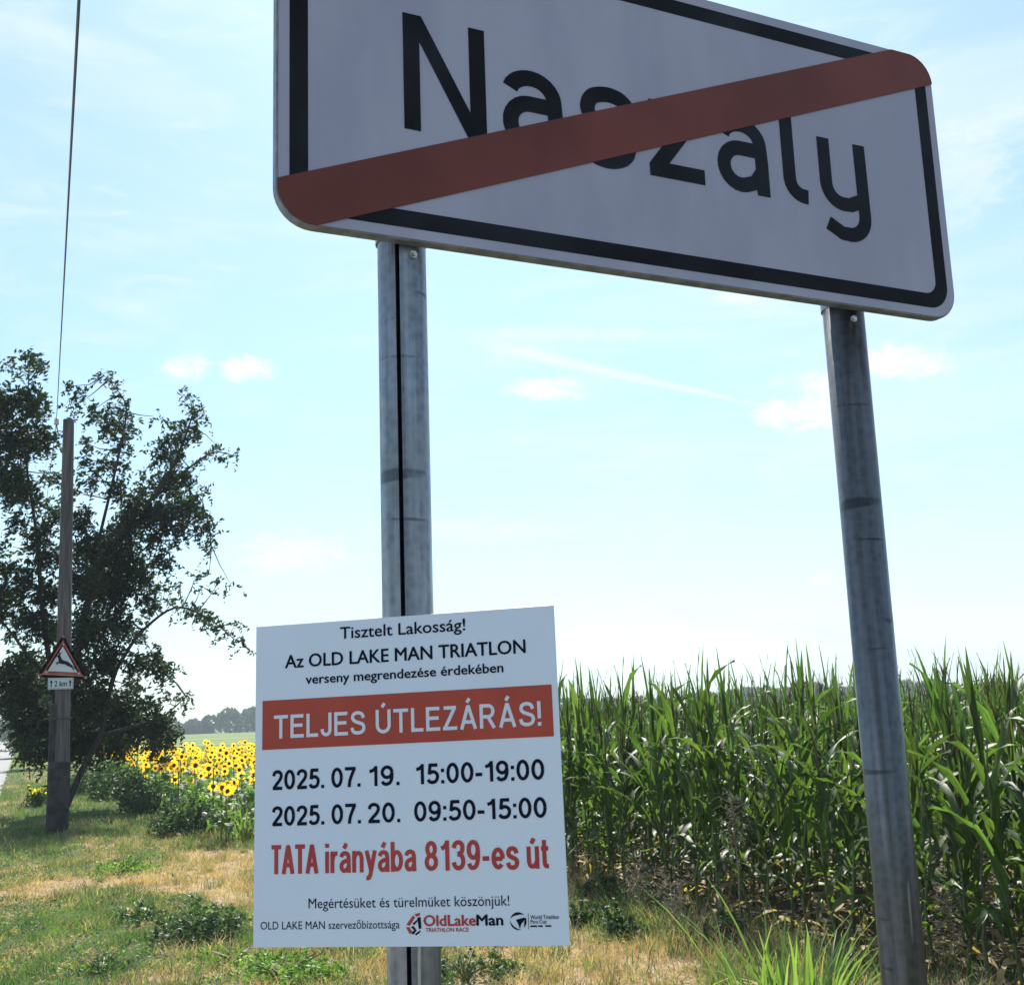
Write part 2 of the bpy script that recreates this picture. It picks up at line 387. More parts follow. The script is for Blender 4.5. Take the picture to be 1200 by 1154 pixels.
tx, ty = rng.uniform(-.3, 4.8, nt_), 5 + 19 * rng.uniform(0, 1, nt_) ** 1.2
tx[:110] = rng.uniform(1.6, 4.6, 110); ty[:110] = rng.uniform(5.5, 9.5, 110)
for i in range(nt_):
    k_ = int(rng.integers(25, 70)); r0 = rng.uniform(.03, .12); x = tx[i] + rng.normal(0, r0, k_); y = ty[i] + rng.normal(0, r0, k_)
    sets[('g', 'o', 'd', 'o')[int(rng.integers(0, 4))]].append((x, y, rng.uniform(.05, .17, k_) * rng.uniform(.7, 1.3), rng.uniform(.004, .009, k_)))
for key, nm, m in (('g', 'green_grass', GRASS_G), ('o', 'olive_grass', GRASS_O), ('d', 'dry_grass', GRASS_D)):
    x = np.concatenate([s[0] for s in sets[key]]); y = np.concatenate([s[1] for s in sets[key]])
    h = np.concatenate([s[2] for s in sets[key]]); w = np.concatenate([s[3] for s in sets[key]])
    P = np.stack([x, y, np.full_like(x, -.01) + (lowf(x, y, 4.5, 5) * .018 + lowf(x, y, 14, 6) * .008)], 1)
    lab = {'g': 'short green grass patches covering the roadside verge', 'o': 'yellowing olive grass mixed through the roadside verge', 'd': 'dry straw coloured grass in patches on the verge'}[key]
    o = blades(nm, P, h, w, rng.uniform(.2, 1.1, len(x)), m); setp(o, lab, 'grass')
# ragged dry stems and litter along the foot of the corn
n = 14000; x = rng.normal(4.55, .35, n); y = rng.uniform(4, 13, n)
P = np.stack([x, y, np.zeros(n)], 1)
setp(blades('dry_weeds', P[:9000], rng.uniform(.05, .19, 9000) * np.clip(1 + lowf(x[:9000], y[:9000], 7, 31) * 1.4, .3, 2), rng.uniform(.003, .007, 9000), rng.uniform(.2, 1.0, 9000), GRASS_D), 'dry tangled weeds along the foot of the corn', 'dry weeds')
setp(blades('green_weeds', P[9000:], rng.uniform(.06, .22, 5000) * np.clip(1 + lowf(x[9000:], y[9000:], 6, 32) * 1.4, .3, 2), rng.uniform(.004, .010, 5000), rng.uniform(.2, .9, 5000), GRASS_G), 'green weedy grass mixed in along the foot of the corn', 'weeds')

for nm, n, m, sz, lab, seed, y1 in (('clover_patches', 42000, 'D', .022, 'dark broad leaved clover and weeds creeping through the verge grass', 41, 20), ('small_weeds', 26000, 'B', .024, 'light green broad leaved seedlings scattered in the verge grass', 42, 20), ('straw_litter', 70000, 'S', .055, 'pale cut straw and dead stems lying on the verge', 43, 16)):
    x = rng.uniform(-.4, 4.9, n); y = rng.uniform(5, y1, n)
    keep = (lowf(x, y, 5, seed) + .8 * lowf(x, y, 17, seed + 10) + rng.normal(0, .10, n)) > .16
    if m != 'S': keep &= (dryness(x, y) < .62)
    x, y = x[keep], y[keep]
    z = rng.uniform(.008, .05, len(x)) * (1 + lowf(x, y, 17, seed + 10))
    P_ = np.stack([x, y, z if m != 'S' else z * .6], 1)
    late_leaves.append((nm, P_, m, sz, lab))
# ------------------------------------------------------------------ town-end sign
SH = 0.55; SW = 2.402 * SH
OS = np.array([0.5660, 2.9069, 1.3021]) * SH + CAM        # lower-left corner of the plate face
ax = Vector((0.9988, 0.0485, 0.0)).normalized(); az = Vector((0, 0, 1)); ay = az.cross(ax)   # ay points away from the viewer
ay = -ay if ay.y < 0 else ay
def rrect(x0, y0, x1, y1, r, n=8):
    P = []
    for cx_, cy_, a0 in ((x1 - r, y1 - r, 0), (x0 + r, y1 - r, 90), (x0 + r, y0 + r, 180), (x1 - r, y0 + r, 270)):
        for k in range(n + 1):
            a_ = rad(a0 + 90 * k / n); P.append((cx_ + r * math.cos(a_), cy_ + r * math.sin(a_)))
    return P
def clip(poly, a, b, c):                    # keep a*x+b*y+c >= 0
    out = []
    for i in range(len(poly)):
        p, q_ = poly[i], poly[(i + 1) % len(poly)]
        dp, dq = a * p[0] + b * p[1] + c, a * q_[0] + b * q_[1] + c
        if dp >= 0: out.append(p)
        if (dp > 0) != (dq > 0) and dp != dq:
            s = dp / (dp - dq); out.append((p[0] + (q_[0] - p[0]) * s, p[1] + (q_[1] - p[1]) * s))
    return out
sign = empty('town_sign', OS, label='large white town end sign with black lettering crossed by a red diagonal bar', cat='road sign')
kw = dict(X=ax, Z=az, Y=ay)
def onsign(name, polys, y0, y1, m, bevel=0, scale=SH, parent=sign, **k2):
    b = MB()
    for p in polys: b.prism([(u * scale, v * scale) for u, v in p], y0, y1, **kw)
    return b.build(name, m, parent, bevel=bevel, **k2)
R0 = rrect(0, 0, 2.402, 1, .105)
onsign('panel', [R0], 0, .020, ALU, bevel=.002)
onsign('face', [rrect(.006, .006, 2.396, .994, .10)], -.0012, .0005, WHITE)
# black border as a closed ring
ro, ri_ = rrect(.036, .036, 2.366, .964, .085), rrect(.087, .087, 2.315, .913, .05)
b = MB(); n_ = len(ro); vs = []
for (P_, yy) in ((ro, -.0018), (ri_, -.0018), (ro, -.0010), (ri_, -.0010)):
    vs += [ax * (u * SH) + az * (v * SH) + ay * yy for u, v in P_]
fs = []
for i in range(n_):
    j = (i + 1) % n_
    fs += [(i, j, n_ + j, n_ + i), (i, 2 * n_ + i, 2 * n_ + j, j), (n_ + i, n_ + j, 3 * n_ + j, 3 * n_ + i)]
b.add(vs, fs); b.build('border', BLACK, sign)
def smooth_path(P, n=7):
    P = [np.array(p, float) for p in P]; out = []
    for i in range(len(P) - 1):
        a_, b_2, c_, d_ = P[max(i - 1, 0)], P[i], P[i + 1], P[min(i + 2, len(P) - 1)]
        for k in range(n):
            s = k / n
            out.append(.5 * ((2 * b_2) + (-a_ + c_) * s + (2 * a_ - 5 * b_2 + 4 * c_ - d_) * s * s + (-a_ + 3 * b_2 - 3 * c_ + d_) * s ** 3))
    out.append(P[-1]); return out
def stroke(b, P, w, y0, y1, sharp=False):
    P = P if sharp else smooth_path(P)
    P = [np.array(p, float) for p in P]; Ls, Rs = [], []
    for i, p in enumerate(P):
        t_ = P[min(i + 1, len(P) - 1)] - P[max(i - 1, 0)]; t_ /= np.linalg.norm(t_); nn_ = np.array([-t_[1], t_[0]])
        Ls.append(p + nn_ * w / 2); Rs.append(p - nn_ * w / 2)
    for i in range(len(P) - 1):
        q4 = [Ls[i], Rs[i], Rs[i + 1], Ls[i + 1]]
        vs = [ax * (u * SH) + az * (v * SH) + ay * yy for yy in (y0, y1) for u, v in q4]
        b.add(vs, [(0, 1, 2, 3), (0, 4, 5, 1), (1, 5, 6, 2), (2, 6, 7, 3), (3, 7, 4, 0)])
def arc(cx_, cy_, rx, ry, a0, a1, n=12):
    return [(cx_ + rx * math.cos(rad(a0 + (a1 - a0) * k / n)), cy_ + ry * math.sin(rad(a0 + (a1 - a0) * k / n))) for k in range(n + 1)]
LY0, LY1 = -.0024, -.0011; SWD = .050
onsign('letter', [[(.364, .335), (.413, .335), (.413, .692), (.364, .692)], [(.568, .335), (.618, .335), (.618, .692), (.568, .692)]][:0] or
       [[(.364, .333), (.413, .333), (.413, .612), (.563, .333), (.618, .333), (.618, .692), (.568, .692), (.568, .418), (.4195, .692), (.364, .692)]], LY0, LY1, BLACK)
def letter_a(u0):
    b = MB(); x0, xs = u0 + .026, u0 + .177
    stroke(b, [(x0 + .004, .530)] + arc(x0 + .072, .505, .076, .066, 145, 0) + [(xs, .45), (xs, .333)], SWD, LY0, LY1, True)
    stroke(b, [(xs, .487), (x0 + .07, .487)] + arc(x0 + .065, .423, .064, .064, 90, 285) + [(x0 + .12, .375), (xs, .415)], SWD, LY0 + .0001, LY1 + .00005, True)
    b.build('letter', BLACK, sign)
letter_a(.669)
b = MB(); stroke(b, [(1.108, .535), (1.075, .565), (1.025, .573), (.975, .556), (.958, .515), (.98, .48), (1.03, .463), (1.08, .445), (1.098, .405), (1.078, .37), (1.03, .353), (.98, .360), (.938, .388)], SWD, LY0, LY1); b.build('letter', BLACK, sign)
onsign('letter', [[(1.171, .333), (1.374, .333), (1.374, .383), (1.243, .383), (1.372, .548), (1.372, .592), (1.180, .592), (1.180, .543), (1.302, .543), (1.171, .375)]], LY0, LY1, BLACK)
letter_a(1.426)
onsign('accent', [[(1.50, .63), (1.545, .63), (1.60, .705), (1.545, .705)]], LY0, LY1, BLACK)
b = MB(); stroke(b, [(1.714, .692), (1.714, .42)] + arc(1.772, .418, .058, .058, 180, 262, 8) + [(1.785, .359)], SWD, LY0, LY1, True); b.build('letter', BLACK, sign)
b = MB(); stroke(b, [(1.867, .590), (1.867, .43)] + arc(1.937, .43, .070, .070, 180, 270, 8) + [(1.965, .361), (2.02, .385)], SWD, LY0, LY1, True)
stroke(b, [(2.022, .590), (2.024, .33)] + arc(1.954, .325, .070, .072, 0, -90, 8) + [(1.92, .254), (1.862, .283)], SWD, LY0 + .0001, LY1 + .00005, True); b.build('letter', BLACK, sign)
band = rrect(.004, .004, 2.398, .996, .102, 10)
s_ = (.916 - .123) / (2.015 - .010); band = clip(band, s_, -1, .123 - s_ * .010)          # below the upper edge
s2 = (.872 - .018) / (2.332 - .149); band = clip(band, -s2, 1, -(.018 - s2 * .149))       # above the lower edge
onsign('red_bar', [band], -.0034, -.0020, RED)
# rear stiffening channels
for v in (.22, .78):
    bb = MB(); bb.prism([(.03, v * SH - .02), (SW - .03, v * SH - .02), (SW - .03, v * SH + .02), (.03, v * SH + .02)], .020, .032, **kw); bb.build('stiffening_rail', ALU, sign)

# posts -------------------------------------------------------------
PR = .0378
def post(px, py, slot, label):
    t_ = empty('sign_post', (px, py, 0), label=label, cat='post')
    z1 = OS[2] + SH - .04
    b = MB(); n = 40
    if slot:
        half = 5.0; sa = -118.0                        # narrow seam facing the road
        angs = [rad(sa + half + (360 - 2 * half) * k / n) for k in range(n + 1)]
        vs = []; fs = []
        prof = [(PR * math.cos(a_), PR * math.sin(a_)) for a_ in angs]
        ins = [((PR - .004) * math.cos(a_), (PR - .004) * math.sin(a_)) for a_ in angs]
        lip = .012
        loop = prof + [(prof[-1][0] * (1 - lip / PR * 1.1), prof[-1][1] * (1 - lip / PR * 1.1))] + ins[::-1] + [(prof[0][0] * (1 - lip / PR * 1.1), prof[0][1] * (1 - lip / PR * 1.1))]
        m_ = len(loop)
        for z in (-.3, z1): vs += [(x, y, z) for x, y in loop]
        fs = [(i, (i + 1) % m_, (i + 1) % m_ + m_, i + m_) for i in range(m_)]
        b.add(vs, fs)
        o = b.build('tube', GALV, t_)
    else:
        b.tube([(0, 0, -.3), (0, 0, z1)], PR, n)
        o = b.build('tube', GALV_SHADED, t_, smooth=True)
        o.data.polygons.foreach_set('use_smooth', [len(p.vertices) == 4 for p in o.data.polygons])
    b = MB(); b.tube([(0, 0, z1), (0, 0, z1 + .012)], PR + .002, 24); b.build('cap', ALU, t_)
    # clamps that hold the plate, one just below its lower edge, with bolts
    for zc in (OS[2] + .03, OS[2] + .45):
        b = MB(); vs = []; fs = []
        rr_ = PR + .003
        for k in range(25):
            a_ = rad(360 * k / 24)
            vs += [(PR * 1.001 * math.cos(a_), PR * 1.001 * math.sin(a_), zc - .014), (rr_ * math.cos(a_), rr_ * math.sin(a_), zc - .014), (rr_ * math.cos(a_), rr_ * math.sin(a_), zc + .014), (PR * 1.001 * math.cos(a_), PR * 1.001 * math.sin(a_), zc + .014)]
        for k in range(24):
            i = k * 4; fs += [(i, i + 4, i + 5, i + 1), (i + 1, i + 5, i + 6, i + 2), (i + 2, i + 6, i + 7, i + 3)]
        b.add(vs, fs); b.build('clamp', GALV, t_)
        a_ = math.atan2(-py, -px) + .45; cb, sb = math.cos(a_), math.sin(a_); pt_ = lambda r_: (cb * r_, sb * r_, zc - .044)
        b = MB(); b.tube([pt_(PR - .004), pt_(PR + .005)], .0065, 6); b.tube([pt_(PR + .005), pt_(PR + .009)], .0035, 8); b.build('bolt', BOLT, t_)
    return t_
PY = 1.667
post(.5217, 1.667, True, 'galvanised steel sign post with a long dark seam, behind the notice board')
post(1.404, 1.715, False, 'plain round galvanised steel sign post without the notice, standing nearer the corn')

# ------------------------------------------------------------------ event notice
PHt = .4448; PW = PHt * 1.007
OP = np.array([0.6968, 3.8972, -.6743]) * PHt + CAM
px_ = Vector((.80684, -.59056, .0156)).normalized(); pz_ = Vector((.00333, .0463, .9989)); pz_ = (pz_ - px_ * pz_.dot(px_)).normalized(); py_ = -px_.cross(pz_)
py_ = py_ if py_.y > 0 else -py_
poster = empty('notice_board', OP, label='square white road closure notice board with red banner and dates, strapped to the post', cat='notice')
kp = dict(X=px_, Z=pz_, Y=py_)
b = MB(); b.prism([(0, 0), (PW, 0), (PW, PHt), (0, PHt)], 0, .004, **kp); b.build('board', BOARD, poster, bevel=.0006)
def inv(u, v, y=0): return Vector(tuple(px_ * (u * PW) + pz_ * (v * PHt) + py_ * y))
b = MB(); b.prism([(.0255 * PW, .6005 * PHt), (.982 * PW, .6005 * PHt), (.982 * PW, .7565 * PHt), (.0255 * PW, .7565 * PHt)], -.0006, .0001, **kp); b.build('red_banner', BANNER, poster)
def text_mesh(s, bold):
    cu = bpy.data.curves.new('t', 'FONT'); cu.body = s; cu.size = 1; cu.offset = bold; cu.resolution_u = 3; cu.fill_mode = 'FRONT'
    ob = bpy.data.objects.new('t', cu); COL.objects.link(ob); bpy.context.view_layer.update()
    me = bpy.data.meshes.new_from_object(ob.evaluated_get(bpy.context.evaluated_depsgraph_get()))
    v = np.array([q_.co[:] for q_ in me.vertices]) if len(me.vertices) else np.zeros((1, 3))
    f_ = [tuple(p.vertices) for p in me.polygons]
    bpy.data.objects.remove(ob); bpy.data.curves.remove(cu); bpy.data.meshes.remove(me)
    return v, f_
CAPH = text_mesh('H', 0)[0][:, 1].max()
def print_line(segs, v0, v1, m, bold=.012, name='text_line', y=-.0005, parent=poster, frame=None):
    b = MB(); fn = frame or inv
    for s, u0, u1 in segs:
        v, f_ = text_mesh(s, 0)
        x0, x1 = v[:, 0].min(), v[:, 0].max()
        bw = bold * (u1 - u0) / (x1 - x0)
        for q_, (du, dv) in enumerate(((-1, 0), (1, 0), (0, .8), (0, -.8), (0, 0)) if bold > .008 else ((0, 0),)):
            b.add([fn(u0 + (x - x0) / (x1 - x0) * (u1 - u0) + du * bw, v0 + yy / CAPH * (v1 - v0) + dv * bw * .8, y - q_ * .00004) for x, yy, _ in v], f_)
    o_t = b.build(name, m, parent); o_t['kind'] = 'stuff'; return o_t
print_line([('Tisztelt Lakosság!', .295, .714)], .941, .978, INK, .014)
print_line([('Az OLD LAKE MAN TRIATLON', .104, .905)], .858, .899, INK, .020)
print_line([('verseny megrendezése érdekében', .176, .832)], .803, .832, INK, .020)
# grotesque lettering drawn with strokes of constant width (units of cap height)
a_s = .075
def ell(cx_, cy_, rx, ry, a0=0, a1=360, n=20): return arc(cx_, cy_, rx, ry, a0, a1, n)
sm_ = lambda *P: smooth_path(P, 5)
def glyph(c):
    a = a_s
    base_ = {'Ú': 'U', 'Á': 'A', 'á': 'a', 'ú': 'u'}
    if c in base_:
        w, P = glyph(base_[c]); m_ = w / 2 - .02; y = 1.10 if c in 'ÚÁ' else .82
        return w, P + [[(m_ - .03, y), (m_ + .09, y + .17)]]
    if c == 'T': return .66, [[(0, 1 - a), (.66, 1 - a)], [(.33, 1 - a), (.33, 0)]]
    if c == 'E': return .62, [[(a, 1), (a, 0)], [(a, 1 - a), (.60, 1 - a)], [(a, .53), (.56, .53)], [(a, a), (.62, a)]]
    if c == 'L': return .54, [[(a, 1), (a, 0)], [(a, a), (.54, a)]]
    if c == 'J': return .50, [[(.425, 1), (.425, .28)] + arc(.25, .25, .175, .175, 0, -165, 10) + [(.065, .31)]]
    if c == 'S': return .66, [sm_((.59, .70), (.52, .865), (.34, .925), (.16, .87), (.10, .72), (.18, .59), (.36, .51), (.55, .43), (.605, .28), (.53, .13), (.34, .075), (.14, .13), (.065, .30))]
    if c == 'U': return .68, [[(a, 1), (a, .34)] + arc(.34, .34, .265, .265, 180, 360, 12) + [(.605, 1)]]
    if c == 'Z': return .62, [[(.05, 1 - a), (.59, 1 - a)], [(.53, 1 - a), (.08, a)], [(.0, a), (.62, a)]]
    if c == 'A': return .74, [[(.07, 0), (.35, .93), (.37, .96)], [(.67, 0), (.39, .93), (.37, .96)], [(.33, 1 - a), (.41, 1 - a)], [(.17, .30), (.57, .30)]]
    if c == 'R': return .70, [[(a, 1), (a, 0)], [(a, 1 - a), (.38, 1 - a)] + arc(.38, .70, .20, .225, 90, -90, 10) + [(a, .475)], [(.36, .47), (.62, 0)]]
    if c == '!': return .16, [[(.08, 1), (.08, .30)], [(.08, .15), (.08, 0)]]
    if c == 'i': return .15, [[(a, 0), (a, .73)], [(a, .86), (a, 1)]]
    if c == 'r': return .34, [[(a, 0), (a, .73)], sm_((a, .42), (.14, .58), (.24, .65), (.34, .66))]
    if c == 'a': return .53, [sm_((.075, .53), (.13, .625), (.27, .66), (.41, .61), (.45, .48)) + [(.45, .30), (.46, 0)], sm_((.45, .42), (.25, .385), (.11, .31), (.08, .19), (.14, .095), (.25, .07), (.38, .125), (.44, .22))]
    if c == 'n': return .53, [[(a, 0), (a, .73)], sm_((a, .44), (.16, .60), (.29, .655), (.41, .61), (.455, .48)) + [(.455, 0)]]
    if c == 'u': return .53, [[(a, .73), (a, .28)] + sm_((a, .25), (.12, .12), (.24, .075), (.37, .13), (.455, .28)), [(.455, .73), (.455, 0)]]
    if c == 'y': return .53, [[(.06, .73), (.27, .08)], [(.48, .73), (.25, -.05)] + sm_((.24, -.08), (.17, -.185), (.04, -.185))]
    if c == 'b': return .56, [[(a, 0), (a, 1)], ell(.28, .365, .205, .29)]
    if c == 'e': return .55, [[(.10, .35), (.47, .35)], arc(.28, .365, .205, .29, -3, 318, 18)]
    if c == 's': return .49, [[(x * .74, y * .735 if y > .5 else y * .735) for x, y in glyph('S')[1][0]]]
    if c == 't': return .34, [[(.15, .93), (.15, .22)] + sm_((.15, .2), (.19, .09), (.34, .075)), [(.0, .655), (.34, .655)]]
    if c == '8': return .58, [ell(.29, .72, .175, .205), ell(.29, .29, .215, .215)]
    if c == '1': return .44, [[(.33, 0), (.33, 1)], sm_((.33, .93), (.22, .80), (.06, .73))]
    if c == '3': return .56, [sm_((.07, .74), (.14, .875), (.28, .925), (.43, .87), (.47, .73), (.41, .59), (.24, .535)), sm_((.24, .535), (.42, .48), (.49, .31), (.43, .135), (.27, .075), (.12, .13), (.06, .27))]
    if c == '9': return .57, [ell(.28, .665, .205, .26), sm_((.485, .66), (.48, .38), (.40, .15), (.25, .075), (.13, .11), (.08, .22))]
    if c == '0': return .57, [ell(.285, .5, .21, .425)]
    if c == '2': return .56, [sm_((.075, .70), (.13, .86), (.28, .925), (.43, .86), (.48, .71), (.42, .52), (.24, .29), (.09, .08)), [(.03, .075), (.54, .075)]]
    if c == '5': return .56, [[(.50, .925), (.13, .925)], [(.165, .98), (.12, .47)], sm_((.115, .50), (.24, .59), (.38, .57), (.48, .45), (.485, .29), (.41, .13), (.26, .075), (.13, .11), (.06, .22))]
    if c == '7': return .54, [[(.02, .925), (.54, .925)], sm_((.49, .925), (.36, .62), (.26, .32), (.22, 0))]
    if c == ':': return .16, [[(.08, .73), (.08, .56)], [(.08, .17), (.08, 0)]]
    if c == '.': return .16, [[(.08, .17), (.08, 0)]]
    if c == '-': return .30, [[(.0, .37), (.30, .37)]]
    return .24, []
def stroke_line(s, u0, u1, v0, v1, m, w=.15, gap=.13, y=-.0005):
    caph = (v1 - v0) * PHt; nat = sum(glyph(c)[0] + gap for c in s) - gap
    kx = ((u1 - u0) * PW / caph) / nat; x = 0; b = MB(); lay = 0
    for c in s:
        gw, paths = glyph(c)
        for P in paths:
            P = [np.array([(x + p[0]) * kx, p[1]]) for p in P]; lay = (lay + 1) % 4; Ls, Rs = [], []
            for i, p in enumerate(P):
                d1 = P[min(i + 1, len(P) - 1)] - P[max(i - 1, 0)]; d1 = d1 / np.linalg.norm(d1); n1 = np.array([-d1[1], d1[0]])
                Ls.append(p + n1 * w / 2); Rs.append(p - n1 * w / 2)
            pts = [inv(u0 + q_[0] * caph / PW, v0 + q_[1] * caph / PHt, y - lay * .00004) for q_ in Ls + Rs]; k = len(P)
            b.add(pts, [(i, k + i, k + i + 1, i + 1) for i in range(k - 1)])
        x += gw + gap
    return b.build('text_line', m, poster, kind='stuff')
stroke_line('TELJES ÚTLEZÁRÁS!', .066, .946, .634, .708, PAPER, .145, .12, y=-.0010)
stroke_line('2025.', .061, .238, .474, .535, INK, .17, .085); stroke_line('07.', .262, .360, .474, .535, INK, .17, .085); stroke_line('19.', .385, .489, .474, .535, INK, .17, .085)
stroke_line('15:00-19:00', .539, .948, .474, .535, INK, .17, .085)
stroke_line('2025.', .061, .238, .363, .423, INK, .17, .085); stroke_line('07.', .262, .360, .363, .423, INK, .17, .085); stroke_line('20.', .382, .489, .363, .423, INK, .17, .085)
stroke_line('09:50-15:00', .533, .950, .363, .423, INK, .17, .085)
stroke_line('TATA', .060, .215, .217, .305, INKRED, .150, .10); stroke_line('irányába', .242, .535, .217, .305, INKRED, .145, .12)
stroke_line('8139-es', .565, .855, .217, .305, INKRED, .150, .12); stroke_line('út', .884, .949, .217, .305, INKRED, .145, .12)
print_line([('Megértésüket és türelmüket köszönjük!', .185, .824)], .114, .143, INK, .006)
print_line([('OLD LAKE MAN szervezőbizottsága', .025, .480)], .053, .076, INK, .006)
print_line([('OldLake', .557, .718)], .059, .089, INKRED, .030)
print_line([('Man', .722, .802)], .059, .089, INK, .030)
print_line([('TRIATHLON RACE', .562, .696)], .042, .053, INKRED, .02)
print_line([('World Triathlon', .886, .972)], .075, .086, INK, .01)
print_line([('Para Cup', .886, .934)], .063, .073, INK, .01)
b = MB()
for u0, u1 in ((.885, .905), (.908, .922), (.930, .948)):
    b.add([inv(u0, .053, -.0005), inv(u1, .053, -.0005), inv(u1, .0575, -.0005), inv(u0, .0575, -.0005)], [(0, 1, 2, 3)])
b.build('small_print', INK, poster)
b = MB(); b.add([inv(.879, .046, -.0005), inv(.8805, .046, -.0005), inv(.8805, .092, -.0005), inv(.879, .092, -.0005)], [(0, 1, 2, 3)]); b.build('divider_line', INK, poster)
def flat(name, polys, m):
    b = MB()
    for p in polys: b.add([inv(u, v, -.0005) for u, v in p], [tuple(range(len(p)))])
    return b.build(name, m, poster)
flat('emblem_red', [[(.501, .062), (.523, .090), (.530, .084), (.513, .060)], [(.528, .093), (.546, .097), (.544, .088), (.533, .086)], [(.500, .056), (.512, .056), (.520, .040), (.512, .036)]], INKRED)
flat('emblem_navy', [[(.536, .083), (.547, .085), (.549, .052), (.541, .050)], [(.521, .066), (.538, .079), (.536, .071), (.527, .062)], [(.516, .056), (.524, .060), (.534, .046), (.522, .034), (.516, .040), (.526, .047)], [(.528, .036), (.545, .047), (.546, .042), (.532, .032)]], INK)
def crescent(cx_, cy_, r, a0, a1, w):
    o_p = [(cx_ + r * math.cos(rad(a0 + (a1 - a0) * k / 10)), cy_ + r * math.sin(rad(a0 + (a1 - a0) * k / 10))) for k in range(11)]
    i_p = [(cx_ + (r - w * math.sin(PI * k / 10)) * math.cos(rad(a0 + (a1 - a0) * k / 10)), cy_ + (r - w * math.sin(PI * k / 10)) * math.sin(rad(a0 + (a1 - a0) * k / 10))) for k in range(1, 10)]
    return o_p + i_p[::-1]
flat('world_emblem', [crescent(.849, .070, .025, 40, 165, .008), crescent(.849, .070, .025, 175, 290, .005), crescent(.849, .070, .025, -50, 25, .007), [(.842, .074), (.868, .080), (.872, .076), (.858, .062), (.853, .048), (.849, .060)]], INK)
# two cable ties round the post at the back of the board
for v in (.30, .80):
    c = inv(.497, v, .004) + Vector(OP) 
    ctr = Vector((.5217, PY, 0)) - Vector(OP)
    b = MB(); pts = []
    for k in range(13):
        a_ = 2 * PI * k / 12; pts.append((ctr.x + (PR + .003) * math.cos(a_), ctr.y + (PR + .003) * math.sin(a_), v * PHt))
    b.tube(pts, .0022, 5, False); b.build('cable_tie', WIREM, poster)

# ------------------------------------------------------------------ utility pole, wire, deer sign
base = gp(66, 975); PYD = float(base[1])
top = atY(80.5, 492, PYD)
def pole_at(z): s = z / top[2]; return np.array([base[0] + (top[0] - base[0]) * s, PYD, z])
pole = empty('utility_pole', (0, 0, 0), label='tall weathered wooden utility pole carrying the deer warning sign', cat='utility pole')
b = MB(); zs = np.linspace(.3, top[2], 14); b.tube([pole_at(z) + np.array([.055, 0, 0]) * (1 - z / top[2]) for z in zs], [.138 - .045 * z / top[2] for z in zs], 18); b.build('shaft', WOOD, pole, smooth=False)
b = MB(); b.box((base[0] - .115, PYD + .02, .95), (.11, .20, 2.3)); b.box((base[0] + .01, PYD - .02, .55), (.34, .32, 1.18)); b.build('footing', TAR, pole, bevel=.03)
for z in (.75, 1.85):
    b = MB(); b.tube([(base[0] - .03 + .21 * math.cos(a_), PYD + .18 * math.sin(a_), z) for a_ in np.linspace(0, 2 * PI, 17)], .012, 5, False)
    b.build('binding_wire', TAR, pole)
b = MB(); b.tube([(top[0] - .08, PYD, top[2] - .22), (top[0] - .18, PYD, top[2] - .20), (top[0] - .20, PYD, top[2] - .08)], .012, 6); b.build('bracket', WIREM, pole)
b = MB(); zi = top[2] - .10; b.tube([(top[0] - .20, PYD, zi + d) for d in (0, .02, .05, .07, .10, .13)], [.035, .05, .035, .045, .035, .02], 12); b.build('insulator', CERAM, pole, smooth=True)
wp = np.array([top[0] - .20, PYD, zi + .07])
q0 = atY(92.5, -10, 1.0); q0 = CAM + (q0 - CAM) * 1.0
dirv = atY(92.5, 0, 4.0)
wnext = wp + (dirv - wp) * (PYD + 20) / (PYD - 4.0)
wire = MB()
def sagline(a_, b_2, sag, n=24): return [tuple(a_ + (b_2 - a_) * s + np.array([0, 0, -4 * sag * s * (1 - s)])) for s in np.linspace(0, 1, n)]
wire.tube(sagline(wp, wnext, 0.05, 30), .006, 5, False)
wprev = np.array([wp[0] - .15, PYD + 38, wp[2] - .1]); wire.tube(sagline(wp, wprev, .25, 16), .006, 5, False)
wire.build('overhead_wire', WIREM, None, label='thin black overhead wire running up from the wooden pole', cat='wire')

YS = PYD - .16
TL, BLc, BRc = atY(74, 742.5, YS), atY(42.5, 793, YS), atY(103.5, 795.5, YS)
dsn = empty('warning_sign', (0, 0, 0), label='red edged triangular deer warning sign fixed high on the wooden pole', cat='warning sign')
cen = (TL + BLc + BRc) / 3
def tri(s, rr=.05):
    P_ = []
    for A_, B_, C_ in ((TL, BRc, BLc), (BLc, TL, BRc), (BRc, BLc, TL)):
        A2 = cen + (A_ - cen) * s; B2 = cen + (B_ - cen) * s; C2 = cen + (C_ - cen) * s
        u1 = (B2 - A2) / np.linalg.norm(B2 - A2); u2 = (C2 - A2) / np.linalg.norm(C2 - A2)
        p_a, p_b = A2 + u2 * rr * s, A2 + u1 * rr * s
        for k in range(5):
            s4 = k / 4; P_.append((1 - s4) ** 2 * p_a + 2 * s4 * (1 - s4) * (A2 + (cen - A2) * .02) + s4 ** 2 * p_b)
    return [(p[0], p[2]) for p in P_]
def flatY(name, poly, y0, y1, m, par):
    b = MB(); b.prism(poly, y0, y1); return b.build(name, m, par)
flatY('panel', tri(1.0), YS - .010, YS + .010, mat('faded_orange_edge', (.42, .27, .20), (.48, .38, .30), scale=9, rough=.6), dsn)
flatY('red_border', tri(.95), YS - .013, YS - .009, mat('faded_red', (.33, .035, .03), (.42, .08, .06), scale=9, rough=.6), dsn)
flatY('face', tri(.70), YS - .016, YS - .012, mat('dull_white_face', (.50, .54, .56), (.60, .63, .64), scale=6, rough=.6), dsn)
z2 = lambda x, y: (20 + x / 9.617, 720 + y / 9.617)
